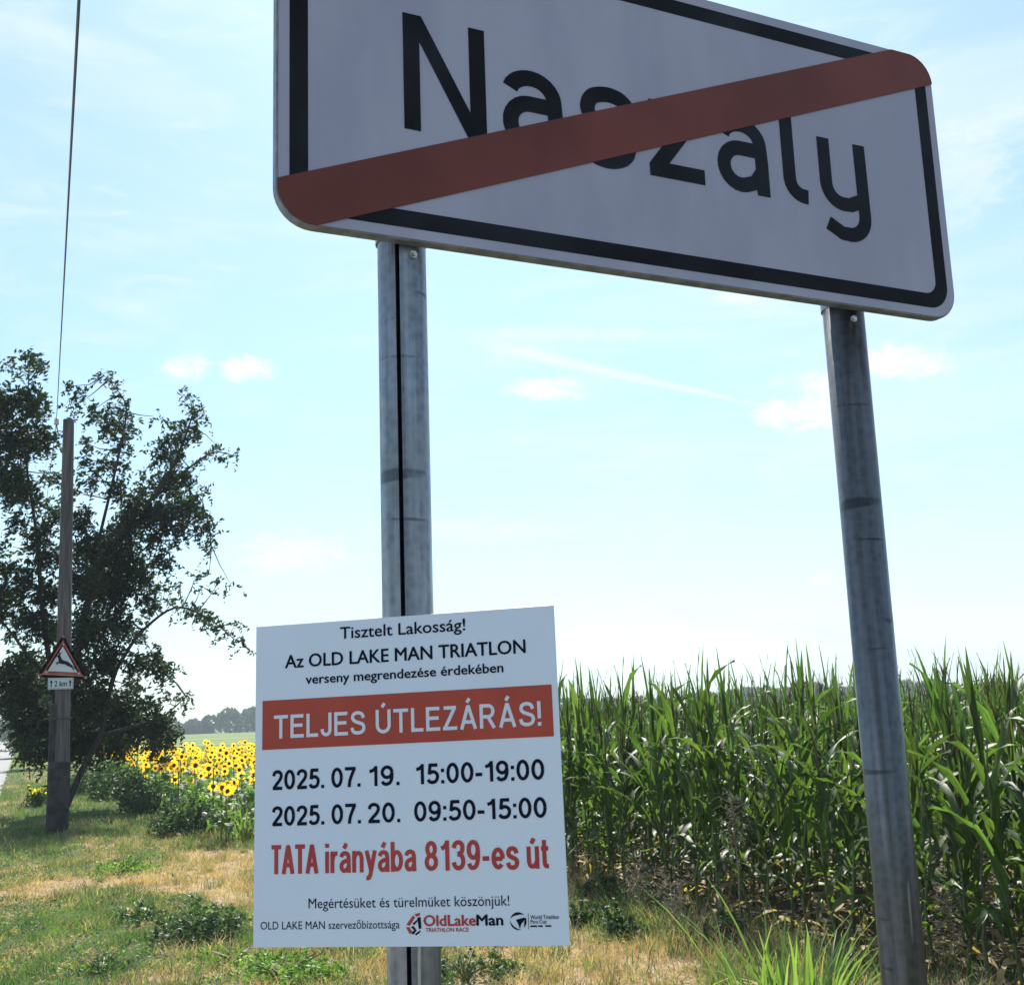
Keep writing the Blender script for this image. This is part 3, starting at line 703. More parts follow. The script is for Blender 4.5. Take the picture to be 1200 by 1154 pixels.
deer_px = [(448, 462), (468, 452), (484, 458), (496, 480), (505, 503), (530, 518), (560, 524), (585, 536), (604, 556), (622, 585), (648, 622), (640, 626), (610, 596), (588, 585), (570, 580), (545, 562), (510, 556), (488, 552), (462, 545), (452, 566), (441, 566), (447, 546), (436, 545), (436, 537), (470, 530), (466, 505), (462, 482), (444, 472)]
dp = [atY(*z2(*p), YS - .02) for p in deer_px]
flatY('leaping_deer', [(p[0], p[2]) for p in dp], YS - .019, YS - .015, BLACK, dsn)
for P_ in ([(476, 455), (470, 438), (482, 428)], [(484, 456), (488, 436), (500, 428)], [(478, 444), (466, 440)], [(604, 560), (632, 584), (660, 612)]):
    b = MB(); pts = [atY(*z2(*p), YS - .018) for p in P_]; b.tube(pts, .007, 5); b.build('antler' if P_[0][1] < 500 else 'hind_leg', BLACK, dsn)
plate = empty('distance_plate', (0, 0, 0), label='small white distance plate with arrows, fixed right below the deer sign', cat='sign plate')
c4 = [atY(*z2(*p), YS) for p in ((350, 715), (637, 715), (635, 836), (352, 842))]
x0, x1, za, zb = c4[0][0], c4[1][0], c4[3][2], c4[0][2]
flatY('panel', [(x0, za), (x1, za), (x1, zb), (x0, zb)], YS - .008, YS + .008, mat('plate_grey_edge', (.55, .57, .58), rough=.6), plate)
flatY('black_edge', [(x0 + .012, za + .012), (x1 - .012, za + .012), (x1 - .012, zb - .012), (x0 + .012, zb - .012)], YS - .010, YS - .007, mat('plate_line', (.25, .26, .28), rough=.6), plate)
flatY('face', [(x0 + .019, za + .019), (x1 - .019, za + .019), (x1 - .019, zb - .019), (x0 + .019, zb - .019)], YS - .012, YS - .009, MATS['dull_white_face'], plate)
pw, phh = x1 - x0, zb - za
fr = lambda u, v, y: Vector((x0 + u * pw, YS - .013, za + v * phh))
print_line([('2 km', .26, .74)], .24, .74, BLACK, .02, parent=plate, frame=fr)
for uc in (.13, .87):
    b = MB(); P_ = [(uc - .022, .2), (uc + .022, .2), (uc + .022, .58), (uc + .06, .58), (uc, .84), (uc - .06, .58), (uc - .022, .58)]
    b.add([fr(u, v, 0) for u, v in P_], [tuple(range(7))]); b.build('arrow', BLACK, plate)

# ------------------------------------------------------------------ leaf clouds and trees
def leaves(C, size, up_bias=0.0, fold=.25, aspect=.45, drift=None):
    """rhombic leaves at points C (n,3) with random orientation: returns V, quads"""
    n = len(C); d = rng.normal(0, 1, (n, 3)); d[:, 2] *= .7
    if drift is not None: d += drift
    d /= np.linalg.norm(d, axis=1)[:, None]
    r2 = rng.normal(0, 1, (n, 3)); s = np.cross(d, r2); s /= np.linalg.norm(s, axis=1)[:, None]
    nn_ = np.cross(d, s); L_ = (size * rng.uniform(.6, 1.3, n))[:, None]
    a_ = C - d * L_ * .5; c_ = C + d * L_ * .5; b_2 = C + s * L_ * aspect * .5 + nn_ * L_ * fold * .2 - d * L_ * .08; e_ = C - s * L_ * aspect * .5 + nn_ * L_ * fold * .2 - d * L_ * .08
    V = np.stack([a_, b_2, c_, e_], 1).reshape(-1, 3); k = np.arange(n) * 4
    return V, np.stack([k, k + 1, k + 2, k + 3], 1)

def build_tree(name, blobs, skel, Y0, label, lsize, dens, leafm, group=None, depth=1.4, sprays=True):
    rootp = atY(*skel[0][0][0], Y0)
    t_ = empty(name, (0, 0, 0), label=label, cat='tree', group=group)
    allp = []
    for bi, (pts, r0, r1, nm) in enumerate(skel):
        P3 = []; 
        off = rng.normal(0, depth * .5) if bi else 0
        for i, p in enumerate(pts):
            q_ = atY(p[0], p[1], Y0 + off * i / max(1, len(pts) - 1)); P3.append(q_)
        if bi == 0: P3[0] = np.array([P3[0][0], Y0, -.1])
        SP = [np.array(p) for p in smooth_path3(P3)]
        b = MB(); b.tube(SP, list(np.linspace(r0, r1, len(SP))), 7); b.build(nm, BARK, t_, smooth=True)
        allp += SP
    AP = np.array(allp)
    C = []; tw = MB()
    pxm = Y0 / math.cos(0.35) / F                      # metres per pixel at the tree
    for (x, y, r, d) in blobs:
        c = atY(x, y, Y0 + rng.normal(0, depth * .45)); rm = r * Y0 / F * (.90 if r > 12 else 1.0) * rng.uniform(.78, 1.08)
        k = np.argmin(np.linalg.norm(AP - c, axis=1)); a_ = AP[k]
        mid = (a_ + c) / 2 + rng.normal(0, .06, 3)
        tw.tube([a_, mid, c], [.014, .009, .004], 4, False)
        ns = max(3, int(d * dens * (rm / .5) ** 2))
        for _ in range(ns):
            v = rng.normal(0, 1, 3); v /= np.linalg.norm(v); rr_ = rng.uniform(0, 1) ** .62
            o = c + v * np.array([rm, max(rm, depth * .45), rm]) * rr_ * np.array([1, 1, .95])
            # a compound leaf: rachis drooping and swept by the wind to the left
            dr = np.array([-.55, 0, -.35]) + rng.normal(0, .75, 3); dr /= np.linalg.norm(dr)
            L_ = rng.uniform(.18, .36); m_ = 11
            s4 = np.linspace(0, 1, m_)[:, None]
            pts = o + dr * L_ * s4 + np.array([0, 0, -.10]) * L_ * s4 ** 2 * 3 + rng.normal(0, .018, (m_, 3))
            C.append(pts)
    tw.build('twigs', BARK, t_, kind='stuff')
    C = np.concatenate(C); V, Q = leaves(C, lsize, aspect=.40, drift=np.array([-.5, 0, -.5]))
    np_mesh('crown', V, Q, leafm, t_)
    return t_
def smooth_path3(P, n=4):
    P = [np.array(p, float) for p in P]; out = []
    for i in range(len(P) - 1):
        a_, b_2, c_, d_ = P[max(i - 1, 0)], P[i], P[i + 1], P[min(i + 2, len(P) - 1)]
        for k in range(n):
            s = k / n
            out.append(.5 * ((2 * b_2) + (-a_ + c_) * s + (2 * a_ - 5 * b_2 + 4 * c_ - d_) * s * s + (-a_ + 3 * b_2 - 3 * c_ + d_) * s ** 3))
    out.append(P[-1]); return out
BL = [(20,432,15,.5),(35,418,10,.5),(45,428,12,.5),(8,470,26,1),(38,470,22,.9),(58,480,9,.5),(54,512,20,.9),(22,515,34,1),(8,560,34,1),(-30,480,45,1),(-40,560,50,1),(-60,640,60,1),(46,590,14,.5),(30,575,26,.8),(57,560,10,.5),
 (86,452,8,.6),(96,462,9,.5),(92,474,8,.5),(110,480,9,.5),(118,438,7,.5),(130,442,7,.6),(140,455,8,.7),(147,472,8,.8),(150,490,9,.8),(128,484,10,.7),(114,492,8,.6),(135,500,13,.9),(152,505,7,.7),(145,520,12,.8),(103,520,9,.6),(100,538,11,.6),(128,545,15,.8),(148,548,9,.7),(110,562,14,.7),(140,572,16,.8),
 (182,488,5,.6),(192,494,6,.6),(204,502,9,.7),(218,456,5,.6),(226,464,6,.7),(229,482,8,1),(240,476,5,.5),(242,492,4,.5),(226,502,10,1),(214,514,12,.9),(196,516,9,.7),(190,534,12,.8),(210,535,13,.9),(232,510,7,.7),(246,530,6,.6),(256,524,6,.6),(266,532,5,.6),(277,534,3,.6),(262,542,4,.5),(240,540,6,.5),
 (170,570,15,.9),(196,565,22,1.1),(220,560,14,1),(165,595,24,1.2),(192,600,24,1.3),(150,620,28,1.2),(222,590,18,1),(240,575,7,.7),(215,615,16,.9),(238,600,10,1),(246,618,10,1.1),(248,634,7,1),(246,646,4,.8),(232,622,7,.8),(185,630,18,.8),
 (118,640,28,1.2),(145,655,30,1.2),(95,610,22,.8),(85,575,10,.6),(95,640,20,.9),(72,560,8,.5),(70,600,14,.7),(52,622,18,.9),(25,610,13,.7),(60,650,22,.9),(35,640,12,.6),(12,640,8,.4),
 (100,680,32,1.2),(135,690,32,1.2),(165,670,24,.8),(190,655,15,.6),(205,640,9,.5),(176,705,18,.7),(195,690,9,.5),(60,695,26,1.1),(30,680,22,.7),(8,700,26,.8),(10,660,18,.6),(35,722,22,.9),(60,735,22,1),(15,745,9,.4),(5,720,18,.7),(-40,720,50,1),
 (212,683,6,.5),(228,676,6,.5),(245,672,5,.5),(258,680,6,.5),(270,684,4,.5),(236,688,5,.4),(205,705,8,.6),(218,714,8,.8),(232,716,8,.9),(246,722,8,.8),(256,734,7,.7),(268,742,5,.6),(280,750,4,.6),(286,757,3,.5),(264,728,5,.5),(280,734,3,.4),
 (110,735,32,1.1),(145,730,24,.8),(165,742,16,.6),(130,772,30,1.1),(165,775,20,.9),(182,768,12,.9),(192,782,12,.9),(195,793,7,.7),(85,780,30,1),(155,805,20,.7),(110,820,38,1.3),(145,835,30,1.1),(172,850,25,1.1),(192,845,20,1.2),(200,862,15,1.2),(178,826,14,.7),(198,818,6,.5),(212,816,6,.5),(222,812,4,.5),(218,824,3,.4),(100,865,36,1.3),(140,872,26,1.3),(70,850,30,1.2),(185,875,14,1.1),(195,890,7,.8),
 (18,790,26,1),(35,770,20,.9),(8,820,20,.8),(35,815,26,1.1),(22,845,20,.9),(45,850,24,1.2),(50,880,20,1.3),(35,872,16,1.1),(-30,800,45,1)]
SK = [([(74,952),(76,890),(84,810),(96,735),(118,665),(152,612),(188,572),(212,525),(227,482)],.13,.012,'trunk'),
 ([(78,945),(97,900),(118,862),(132,797),(146,768),(168,738),(205,712),(240,722),(276,750)],.07,.008,'limb'),
 ([(77,880),(62,800),(50,715),(42,620),(30,530),(34,440)],.075,.008,'limb'),
 ([(96,735),(112,650),(132,565),(146,500),(146,470),(122,440)],.045,.005,'limb'),
 ([(152,612),(200,600),(238,596),(248,640)],.045,.008,'limb'),
 ([(188,572),(222,548),(250,530),(278,535)],.035,.006,'limb'),
 ([(118,862),(160,850),(190,840),(218,816)],.05,.008,'limb'),
 ([(62,800),(35,770),(12,740),(-20,700)],.05,.01,'limb'),
 ([(84,810),(60,840),(35,860)],.05,.012,'limb')]
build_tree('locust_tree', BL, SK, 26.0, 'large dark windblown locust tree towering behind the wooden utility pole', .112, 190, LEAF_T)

# bush skirts and roadside trees further along
def leafy(name, c, rad3, n, size, m, label, cat, parent=None, stems=6, group=None, flowers=None, aspect=.5):
    t_ = empty(name, (c[0], c[1], 0), label=label, cat=cat, group=group)
    ns_ = max(14, n // 55); per = n // ns_ + 1; PP = []            # many leafy shoots of uneven length
    for k in range(ns_):
        a_ = rng.uniform(0, 2 * PI); r0 = rng.uniform(0, 1) ** .6; lean = rng.normal(0, .25, 2)
        hh_ = rad3[2] * 1.9 * rng.uniform(.35, 1.15) * (1 - .45 * r0 ** 2); f_ = rng.uniform(0, 1, per) ** .8
        bx, by = math.cos(a_) * r0 * rad3[0] * 1.15, math.sin(a_) * r0 * rad3[1] * 1.15
        sp_ = (.10 + .16 * rad3[0]) * (1.1 - f_)
        PP.append(np.stack([bx + lean[0] * hh_ * f_ + rng.normal(0, 1, per) * sp_ * .5, by + lean[1] * hh_ * f_ + rng.normal(0, 1, per) * sp_ * .5, hh_ * f_ + rng.normal(0, .012, per)], 1))
    P = np.concatenate(PP); P[:, 2] = np.abs(P[:, 2]) + .005; n = len(P)
    V, Q = leaves(P, size, aspect=aspect); np_mesh('foliage', V, Q, m, t_)
    b = MB()
    for k in range(stems):
        a_ = rng.uniform(0, 2 * PI); e = np.array([math.cos(a_) * rad3[0] * .7, math.sin(a_) * rad3[1] * .7, rad3[2] * rng.uniform(1.0, 1.7)])
        b.tube([(0, 0, -.02), e * np.array([.4, .4, .55]), e], [.010 * (1 + rad3[2]), .007 * (1 + rad3[2]), .003], 5, False)
    b.build('stem', BARK if rad3[2] > 1 else CORN_STALK, t_)
    if flowers:
        k_ = np.argsort(-P[:, 2])[:int(n * .25)]; k_ = rng.choice(k_, min(flowers[0], len(k_)), replace=False)
        FP = P[k_] + np.array([0, -.02, .03]); V, Q = leaves(FP, flowers[2], aspect=.9); np_mesh('flowers', V, Q, flowers[1], t_, kind='stuff')
    return t_
for nm, P_, m, sz, lab in late_leaves:
    V, Q = leaves(P_, sz, aspect=.75 if m != 'S' else .12)
    np_mesh(nm, V, Q, {'D': LEAF_D, 'B': LEAF_B, 'S': GRASS_D}[m], kind='stuff', label=lab, cat='weeds' if m != 'S' else 'straw')
def near_tree(c, h, r, label, group, nc=38):
    t_ = empty('roadside_tree', (c[0], c[1], 0), label=label, cat='tree', group=group)
    b = MB(); b.tube([(0, 0, -.2), (.1, 0, h * .3), (0, .1, h * .75)], [.22, .16, .05], 8)
    b.build('trunk', BARK, t_, smooth=True)
    P = []
    for k in range(nc):
        z = rng.uniform(.12, .95) * h; rr_ = r * math.sin(PI * min(.97, (z / h) ** .8)) ** .6 * rng.uniform(.2, .95); a_ = rng.uniform(0, 2 * PI)
        P.append(rng.normal(0, 1, (260, 3)) * np.array([.45, .45, .38]) * r * .35 + np.array([rr_ * math.cos(a_), rr_ * math.sin(a_), z]))
    V, Q = leaves(np.concatenate(P), .22, aspect=.6); np_mesh('crown', V, Q, LEAF_FAR, t_)
c = gp(36, 885); 
near_tree((1.6, 62.0), 5.2, 1.7, 'small bushy roadside tree on the verge, first one beyond the big locust', 'trees along the road')
near_tree((1.2, 95.0), 7, 2.3, 'roadside tree farther down the verge, half hidden by the big locust', 'trees along the road')
near_tree((.9, 140.0), 8, 3, 'farthest roadside tree on the right of the road', 'trees along the road')
near_tree((-11, 170.0), 12, 5, 'roadside tree at the far left where the road vanishes', 'trees along the road')
near_tree((-13, 260.0), 15, 7, 'most distant tree on the left of the vanishing road', 'trees along the road')
near_tree((-9.0, -11.0), 12, 4.0, 'broad unseen tree added across the road to darken the post reflections', 'trees added behind the viewer', 110)  # out of view, added so the steel posts mirror something dark
# weeds and bushes
def wp_(x, y): return gp(x, y)
c = wp_(236, 1100); leafy('weed_bush', c, (.30, .30, .15), 2600, .038, LEAF_D, 'low dark green weed bush on the verge left of the notice board', 'weed')
c = wp_(165, 1078); leafy('weed_patch', c, (.30, .3, .06), 900, .035, LEAF_D, 'flat green weed patch with small white flowers in the verge', 'weed', flowers=(14, WHITEF, .025))
c = wp_(212, 978); leafy('weed_bush', c, (.42, .5, .30), 3200, .065, LEAF_D, 'dark leafy weed bush in front of the sunflowers', 'weed')
c = wp_(180, 952); leafy('weed_bush', c, (.6, .6, .38), 3000, .08, LEAF_D, 'tall weeds with pale flower heads under the locust branches', 'weed', flowers=(60, WHITEF, .04))
c = wp_(240, 972); leafy('weed_bush', c, (.35, .4, .36), 2400, .07, LEAF_B, 'lighter green leafy weed between dark bush and sunflower heads', 'weed')
c = wp_(110, 930); leafy('weed_bush', c, (.8, .9, .45), 3500, .10, LEAF_D, 'dark undergrowth around the foot of the locust tree', 'bush')
c = wp_(140, 936); leafy('weed_bush', c, (.7, .9, .5), 3000, .10, LEAF_D, 'dark undergrowth beside the left edge of the sunflowers', 'bush')
c = wp_(46, 945); leafy('flowering_weed', c, (.28, .3, .26), 1500, .07, LEAF_D, 'yellow flowering weed just left of the utility pole', 'flower', flowers=(90, YELLOW, .07))
c = wp_(145, 1025); leafy('weed_patch', c, (.30, .25, .12), 900, .04, LEAF_B, 'light green weed tuft on the straw coloured ground near the pole', 'weed')
c = wp_(275, 1128); leafy('weed_patch', c, (.22, .22, .06), 700, .03, LEAF_B, 'small low weed at the lower left corner of the notice board', 'weed')
c = wp_(120, 1140); leafy('weed_patch', c, (.16, .16, .06), 600, .028, LEAF_D, 'small dark weed tuft at the bottom of the verge', 'weed')
c = wp_(330, 1150); leafy('weed_patch', c, (.35, .25, .10), 1500, .035, LEAF_B, 'leafy green weeds below the notice board', 'weed')
c = wp_(545, 1150); leafy('weed_patch', c, (.30, .25, .10), 1200, .035, LEAF_D, 'darker green weeds right of the seamed post foot', 'weed')
for i, (x, y, s) in enumerate(((690, 1085, .13), (735, 1098, .15), (775, 1075, .14), (705, 1060, .17), (850, 1110, .15))):
    c = wp_(x, y); leafy('weed_bush', c, (s, s, s * .85), int(900 * s / .14), .045, LEAF_D,
        ('small shaded weed at the corn foot beside the right edge of the notice board', 'grey green weed bush in the dry grass in front of the corn', 'shaded weed growing against the corn stalks', 'weed tucked at the corner of the corn field', 'weed left of the bright grass clump')[i], 'weed')

# pale dried weed standing against the corn
def dried_weed(c, h, label):
    t_ = empty('dried_weed', (c[0], c[1], 0), label=label, cat='dry weed'); b = MB()
    b.tube([(0, 0, 0), (.02, 0, h * .5), (0, .01, h)], [.006, .005, .002], 5)
    for k in range(34):
        z = h * rng.uniform(.45, 1); a_ = rng.uniform(0, 2 * PI); L_ = rng.uniform(.05, .16)
        b.tube([(0, 0, z), (math.cos(a_) * L_ * .6, math.sin(a_) * L_ * .6, z + L_ * .3), (math.cos(a_) * L_, math.sin(a_) * L_, z + L_ * .1)], [.0035, .003, .002], 4)
    b.build('stem', DRYW, t_)
    P = rng.normal(0, 1, (260, 3)) * np.array([.07, .07, .16]) + np.array([0, 0, h * .75]); V, Q = leaves(P, .03); np_mesh('seed_heads', V, Q, DRYW, t_, kind='stuff')
c = gp(868, 1100); dried_weed((4.72, c[1] / c[0] * 4.72), 1.0, 'pale dried weed standing in front of the green corn wall')

for (x, y, hh_, lb) in ((748, 1078, .40, 'dried weed with seed heads at the foot of the corn'), (790, 1110, .42, 'dried weed at the left edge of the bright grass clump'), (1120, 1150, .5, 'dried weed just right of the right post foot'), (1165, 1120, .6, 'dried weed among the corn stalks at the right edge')):
    c = gp(x, y); dried_weed((c[0], c[1]), hh_, lb)
# ------------------------------------------------------------------ corn
def leaf_mesh(name, L_, w, a0, a1, m, seed, nseg=7, wav=.012):
    r_ = random.Random(seed); V = []; Fs = []; x = z = 0.0; side = 0
    tw = r_.uniform(-.5, .5)
    for i in range(nseg + 1):
        s = i / nseg; a_ = rad(a0 + (a1 - a0) * s ** 1.4)
        if i: x += math.sin(a_) * L_ / nseg; z += math.cos(a_) * L_ / nseg
        ww = w * .5 * (min(1, .55 + s * 2.2)) * (1 - s ** 2.4) + .001
        nx_, nz_ = -math.cos(a_), math.sin(a_)         # leaf normal
        yoff = .05 * L_ * math.sin(s * 2.2 + tw * 3) * tw
        tt = tw * s * 1.6
        for sg in (-1, 0, 1):
            lift = abs(sg) * ww * .45 + wav * math.sin(s * 15 + sg * 1.2 + seed) * abs(sg)
            V.append((x + nx_ * lift + sg * ww * math.sin(tt) * .6, yoff + sg * ww * math.cos(tt), z + nz_ * lift + sg * ww * math.sin(tt) * .4))
        if i:
            k = (i - 1) * 3; Fs += [(k, k + 1, k + 4, k + 3), (k + 1, k + 2, k + 5, k + 4)]
    me = bpy.data.meshes.new(name); me.from_pydata(V, [], Fs); me.materials.append(m); me.polygons.foreach_set('use_smooth', [True] * len(Fs)); me.update(); return me
top_l = [leaf_mesh('leaf', rnd.uniform(.36, .66), rnd.uniform(.022, .044), rnd.uniform(1, 9), rnd.uniform(6, 34), CORN, k, 6, .004) for k in range(8)] + [leaf_mesh('leaf', rnd.uniform(.34, .6), rnd.uniform(.016, .028), rnd.uniform(1, 8), rnd.uniform(4, 30), CORN_TIP, 110 + k, 6, .003) for k in range(4)]
mid_l = [leaf_mesh('leaf', rnd.uniform(.55, .80), rnd.uniform(.045, .070), rnd.uniform(8, 20), rnd.uniform(38, 112), CORN, 10 + k) for k in range(8)]
low_l = [leaf_mesh('leaf', rnd.uniform(.5, .75), rnd.uniform(.05, .075), rnd.uniform(25, 45), rnd.uniform(125, 165), CORN, 30 + k) for k in range(4)]
dry_l = [leaf_mesh('dry_leaf', rnd.uniform(.30, .55), rnd.uniform(.02, .045), rnd.uniform(40, 75), rnd.uniform(160, 185), CORN_DRY, 50 + k) for k in range(4)]
def stalk_mesh(h, k):
    b = MB(); n = 8; pts = [(rnd.uniform(-.01, .01) * i, rnd.uniform(-.01, .01) * i, -.05 + (h + .05) * i / n) for i in range(n + 1)]
    b.tube(pts, [.013 - .009 * i / n for i in range(n + 1)], 6)
    me = bpy.data.meshes.new('stalk'); me.from_pydata(b.v, [], b.f); me.materials.append(CORN_STALK); me.polygons.foreach_set('use_smooth', [True] * len(b.f)); return me
def tassel_mesh(k):
    b = MB(); b.tube([(0, 0, 0), (0, 0, .12), (.004, .004, .34)], [.005, .004, .0025], 4)
    for i in range(rnd.randint(4, 7)):
        a_ = rnd.uniform(0, 6.28); z = rnd.uniform(.05, .16); l_ = rnd.uniform(.12, .22); sp = rnd.uniform(.2, .45)
        b.tube([(0, 0, z), (math.cos(a_) * l_ * sp * .6, math.sin(a_) * l_ * sp * .6, z + l_ * .6), (math.cos(a_) * l_ * sp, math.sin(a_) * l_ * sp, z + l_ * .95)], [.004, .004, .002], 4)
    me = bpy.data.meshes.new('tassel'); me.from_pydata(b.v, [], b.f); me.materials.append(TASSEL); return me
stalks = [(h, stalk_mesh(h, k)) for k, h in enumerate((1.42, 1.50, 1.58, 1.64))]
tassels = [tassel_mesh(k) for k in range(4)]
def plant_recipe(full=True):
    h, sm = rnd.choice(stalks); plane = rnd.uniform(0, PI); parts = [('stalk', sm, 0, 0, 1.0)]
    n = 17 if full else 10
    for i in range(n):
        s = i / (n - 1); z = .12 + (h - .10) * s ** .92; phi = plane + (i % 2) * PI + rnd.uniform(-.5, .5)
        if s > .72: me = rnd.choice(top_l if rnd.random() < .86 or s > .93 else mid_l)
        elif s > .28: me = rnd.choice(mid_l)
        elif s > .12 or not full: me = rnd.choice(low_l)
        else: me = rnd.choice(dry_l)
        parts.append((me.name.split('.')[0], me, z, phi, rnd.uniform(.85, 1.15)))
    if rnd.random() < .24: parts.append(('tassel', rnd.choice(tassels), h - .02, rnd.uniform(0, 6), 1.0))
    return parts
ROW0, DX, DY = 5.05, .62, .20
plants = []
for r_ in range(26):
    y = 2.6 + rnd.uniform(0, .2)
    ymax = 21.5 if r_ else 20.5
    while y < ymax:
        plants.append((r_, ROW0 + DX * r_ + rnd.gauss(0, .05), y)); y += DY * rnd.uniform(.55, 1.65) * (1 if r_ < 6 else 1.5)
def insight(x, y):
    a_ = math.degrees(math.atan2(x, y)); return 20 < a_ < 52
indiv = sorted([p for p in plants if p[0] < 6 and insight(p[1], p[2])], key=lambda p: (p[0] * 1.0 + .05 * math.hypot(p[1], p[2])))[:296]
iset = set(indiv)
protos = []
for k in range(14):
    protos.append(plant_recipe())
for (r_, x, y) in indiv:
    rec = protos[rnd.randrange(len(protos))]
    fullh = rnd.uniform(.84, 1.02) * (1 + .05 * math.sin(y * 1.9 + x) + .03 * math.sin(y * 4.3)) * (.95 if y < 8 else 1)
    tas = any(q_[0] == 'tassel' for q_ in rec)
    lab = ('tall green corn plant with a brown tassel, ' if tas else 'tall green corn plant with bare leafy tip, ') + ('in the front row facing the verge' if r_ == 0 else 'standing behind the front row')
    t_ = bpy.data.objects.new('corn_plant', None); t_.location = (x, y, 0); t_.rotation_euler = (rnd.gauss(0, .04), rnd.gauss(0, .04), rnd.uniform(0, 6.28)); t_.scale = (1, 1, fullh)
    t_['label'] = lab; t_['category'] = 'corn plant'; t_['group'] = ('tasselled ' if tas else '') + ('corn plants in the front row' if r_ == 0 else 'corn plants behind the front row')
    COL.objects.link(t_)
    for nm, me, z, phi, sc in rec:
        o = bpy.data.objects.new(nm, me); o.parent = t_; o.location = (0, 0, z); o.rotation_euler = (0, 0, phi + rnd.uniform(-.15, .15)); s_ = sc if nm != 'stalk' else 1; o.scale = (s_, s_, s_)
        COL.objects.link(o)
# the rest of the field: same leaves, joined
def mesh_arrays(me):
    v = np.empty(len(me.vertices) * 3, dtype=np.float32); me.vertices.foreach_get('co', v); v = v.reshape(-1, 3)
    tr = []
    for p in me.polygons:
        q_ = list(p.vertices)
        if len(q_) == 4: tr += [q_[:3], [q_[0], q_[2], q_[3]]]
        elif len(q_) == 3: tr.append(q_)
    return v, np.array(tr)
cache = {}
def joined(recs, poss):
    Vs, Ts, Ms, off = [], [], [], 0; mats_ = []
    protoarr = []
    for rec in recs:
        vv, tt, mm, o2 = [], [], [], 0
        for nm, me, z, phi, sc in rec:
            if me.name not in cache: cache[me.name] = mesh_arrays(me)
            v, tr = cache[me.name]; s_ = 1 if nm == 'stalk' else sc
            c_, s4 = math.cos(phi), math.sin(phi); v2 = v * s_; v2 = np.stack([v2[:, 0] * c_ - v2[:, 1] * s4, v2[:, 0] * s4 + v2[:, 1] * c_, v2[:, 2] + z], 1)
            mt = me.materials[0]
            if mt not in mats_: mats_.append(mt)
            vv.append(v2); tt.append(tr + o2); mm.append(np.full(len(tr), mats_.index(mt))); o2 += len(v2)
        protoarr.append((np.concatenate(vv), np.concatenate(tt), np.concatenate(mm)))
    for (x, y) in poss:
        v, tr, m_ = protoarr[rnd.randrange(len(protoarr))]; a_ = rnd.uniform(0, 6.28); c_, s4 = math.cos(a_), math.sin(a_); zs_ = rnd.uniform(.84, 1.04)
        Vs.append(np.stack([v[:, 0] * c_ - v[:, 1] * s4 + x, v[:, 0] * s4 + v[:, 1] * c_ + y, v[:, 2] * zs_], 1)); Ts.append(tr + off); Ms.append(m_); off += len(v)
    return np.concatenate(Vs), np.concatenate(Ts), np.concatenate(Ms), mats_
light = [plant_recipe(False) for _ in range(10)]
rest = [(x, y) for (r_, x, y) in plants if (r_, x, y) not in iset]
V, T, Mi, ml = joined(light, rest)
np_mesh('corn_field', V, T, None, smooth=True, mats=ml, mi=Mi, kind='stuff', label='dense green corn field filling the right side behind its front rows', cat='corn')

# ------------------------------------------------------------------ sunflowers
def sf_parts():
    h = rnd.uniform(.62, 1.02); P = []
    b = MB(); b.tube([(0, 0, -.03), (.01, 0, h * .5), (0, .01, h - .04), (0, -.03, h)], [.013, .011, .009, .008], 6)
    st = bpy.data.meshes.new('stem'); st.from_pydata(b.v, [], b.f); st.materials.append(CORN_STALK)
    b = MB(); r1 = .042; n = 10
    # disc (dome facing -Y)
    vs = [(0, -.018, 0)] + [(r1 * .6 * math.cos(2 * PI * k / n), -.014, r1 * .6 * math.sin(2 * PI * k / n)) for k in range(n)] + [(r1 * math.cos(2 * PI * k / n), 0, r1 * math.sin(2 * PI * k / n)) for k in range(n)]
    fs = [(0, 1 + k, 1 + (k + 1) % n) for k in range(n)] + [(1 + k, 1 + n + k, 1 + n + (k + 1) % n, 1 + (k + 1) % n) for k in range(n)]
    disc = bpy.data.meshes.new('disc'); disc.from_pydata(vs, [], fs); disc.materials.append(SF_DISC)
    vs = []; fs = []
    for k in range(24):
        a_ = 2 * PI * k / 24 + rnd.uniform(-.1, .1); L_ = rnd.uniform(.085, .115) * (1 if k % 2 else .94); yb = .002 if k % 2 else .006; droop = rnd.uniform(-.02, .012)
        w_ = .16
        i = len(vs)
        vs += [(r1 * .9 * math.cos(a_ - w_ * .6), yb, r1 * .9 * math.sin(a_ - w_ * .6)), (r1 * .9 * math.cos(a_ + w_ * .6), yb, r1 * .9 * math.sin(a_ + w_ * .6)),
               ((r1 + (L_ - r1) * .5) * math.cos(a_ + w_), yb + droop * .4, (r1 + (L_ - r1) * .5) * math.sin(a_ + w_)), (L_ * math.cos(a_), yb + droop, L_ * math.sin(a_)),
               ((r1 + (L_ - r1) * .5) * math.cos(a_ - w_), yb + droop * .4, (r1 + (L_ - r1) * .5) * math.sin(a_ - w_))]
        fs.append((i, i + 1, i + 2, i + 3, i + 4))
    pet = bpy.data.meshes.new('petals'); pet.from_pydata(vs, [], fs); pet.materials.append(SF_PETAL)
    return h, st, disc, pet
def sf_leaf(k):
    L_ = rnd.uniform(.17, .25); w = L_ * .78; V = []; Fs = []
    prof = [0.1, .8, 1.0, .75, .4, .03]
    for i, pf in enumerate(prof):
        s = i / 5; x = .05 + L_ * s; z = .04 * math.sin(s * 2.6) - .10 * s * s
        for sg in (-1, 0, 1): V.append((x, sg * w * .5 * pf, z + abs(sg) * pf * .025))
        if i: q_ = (i - 1) * 3; Fs += [(q_, q_ + 1, q_ + 4, q_ + 3), (q_ + 1, q_ + 2, q_ + 5, q_ + 4)]
    me = bpy.data.meshes.new('leaf'); me.from_pydata(V, [], Fs); me.materials.append(SF_LEAF); return me
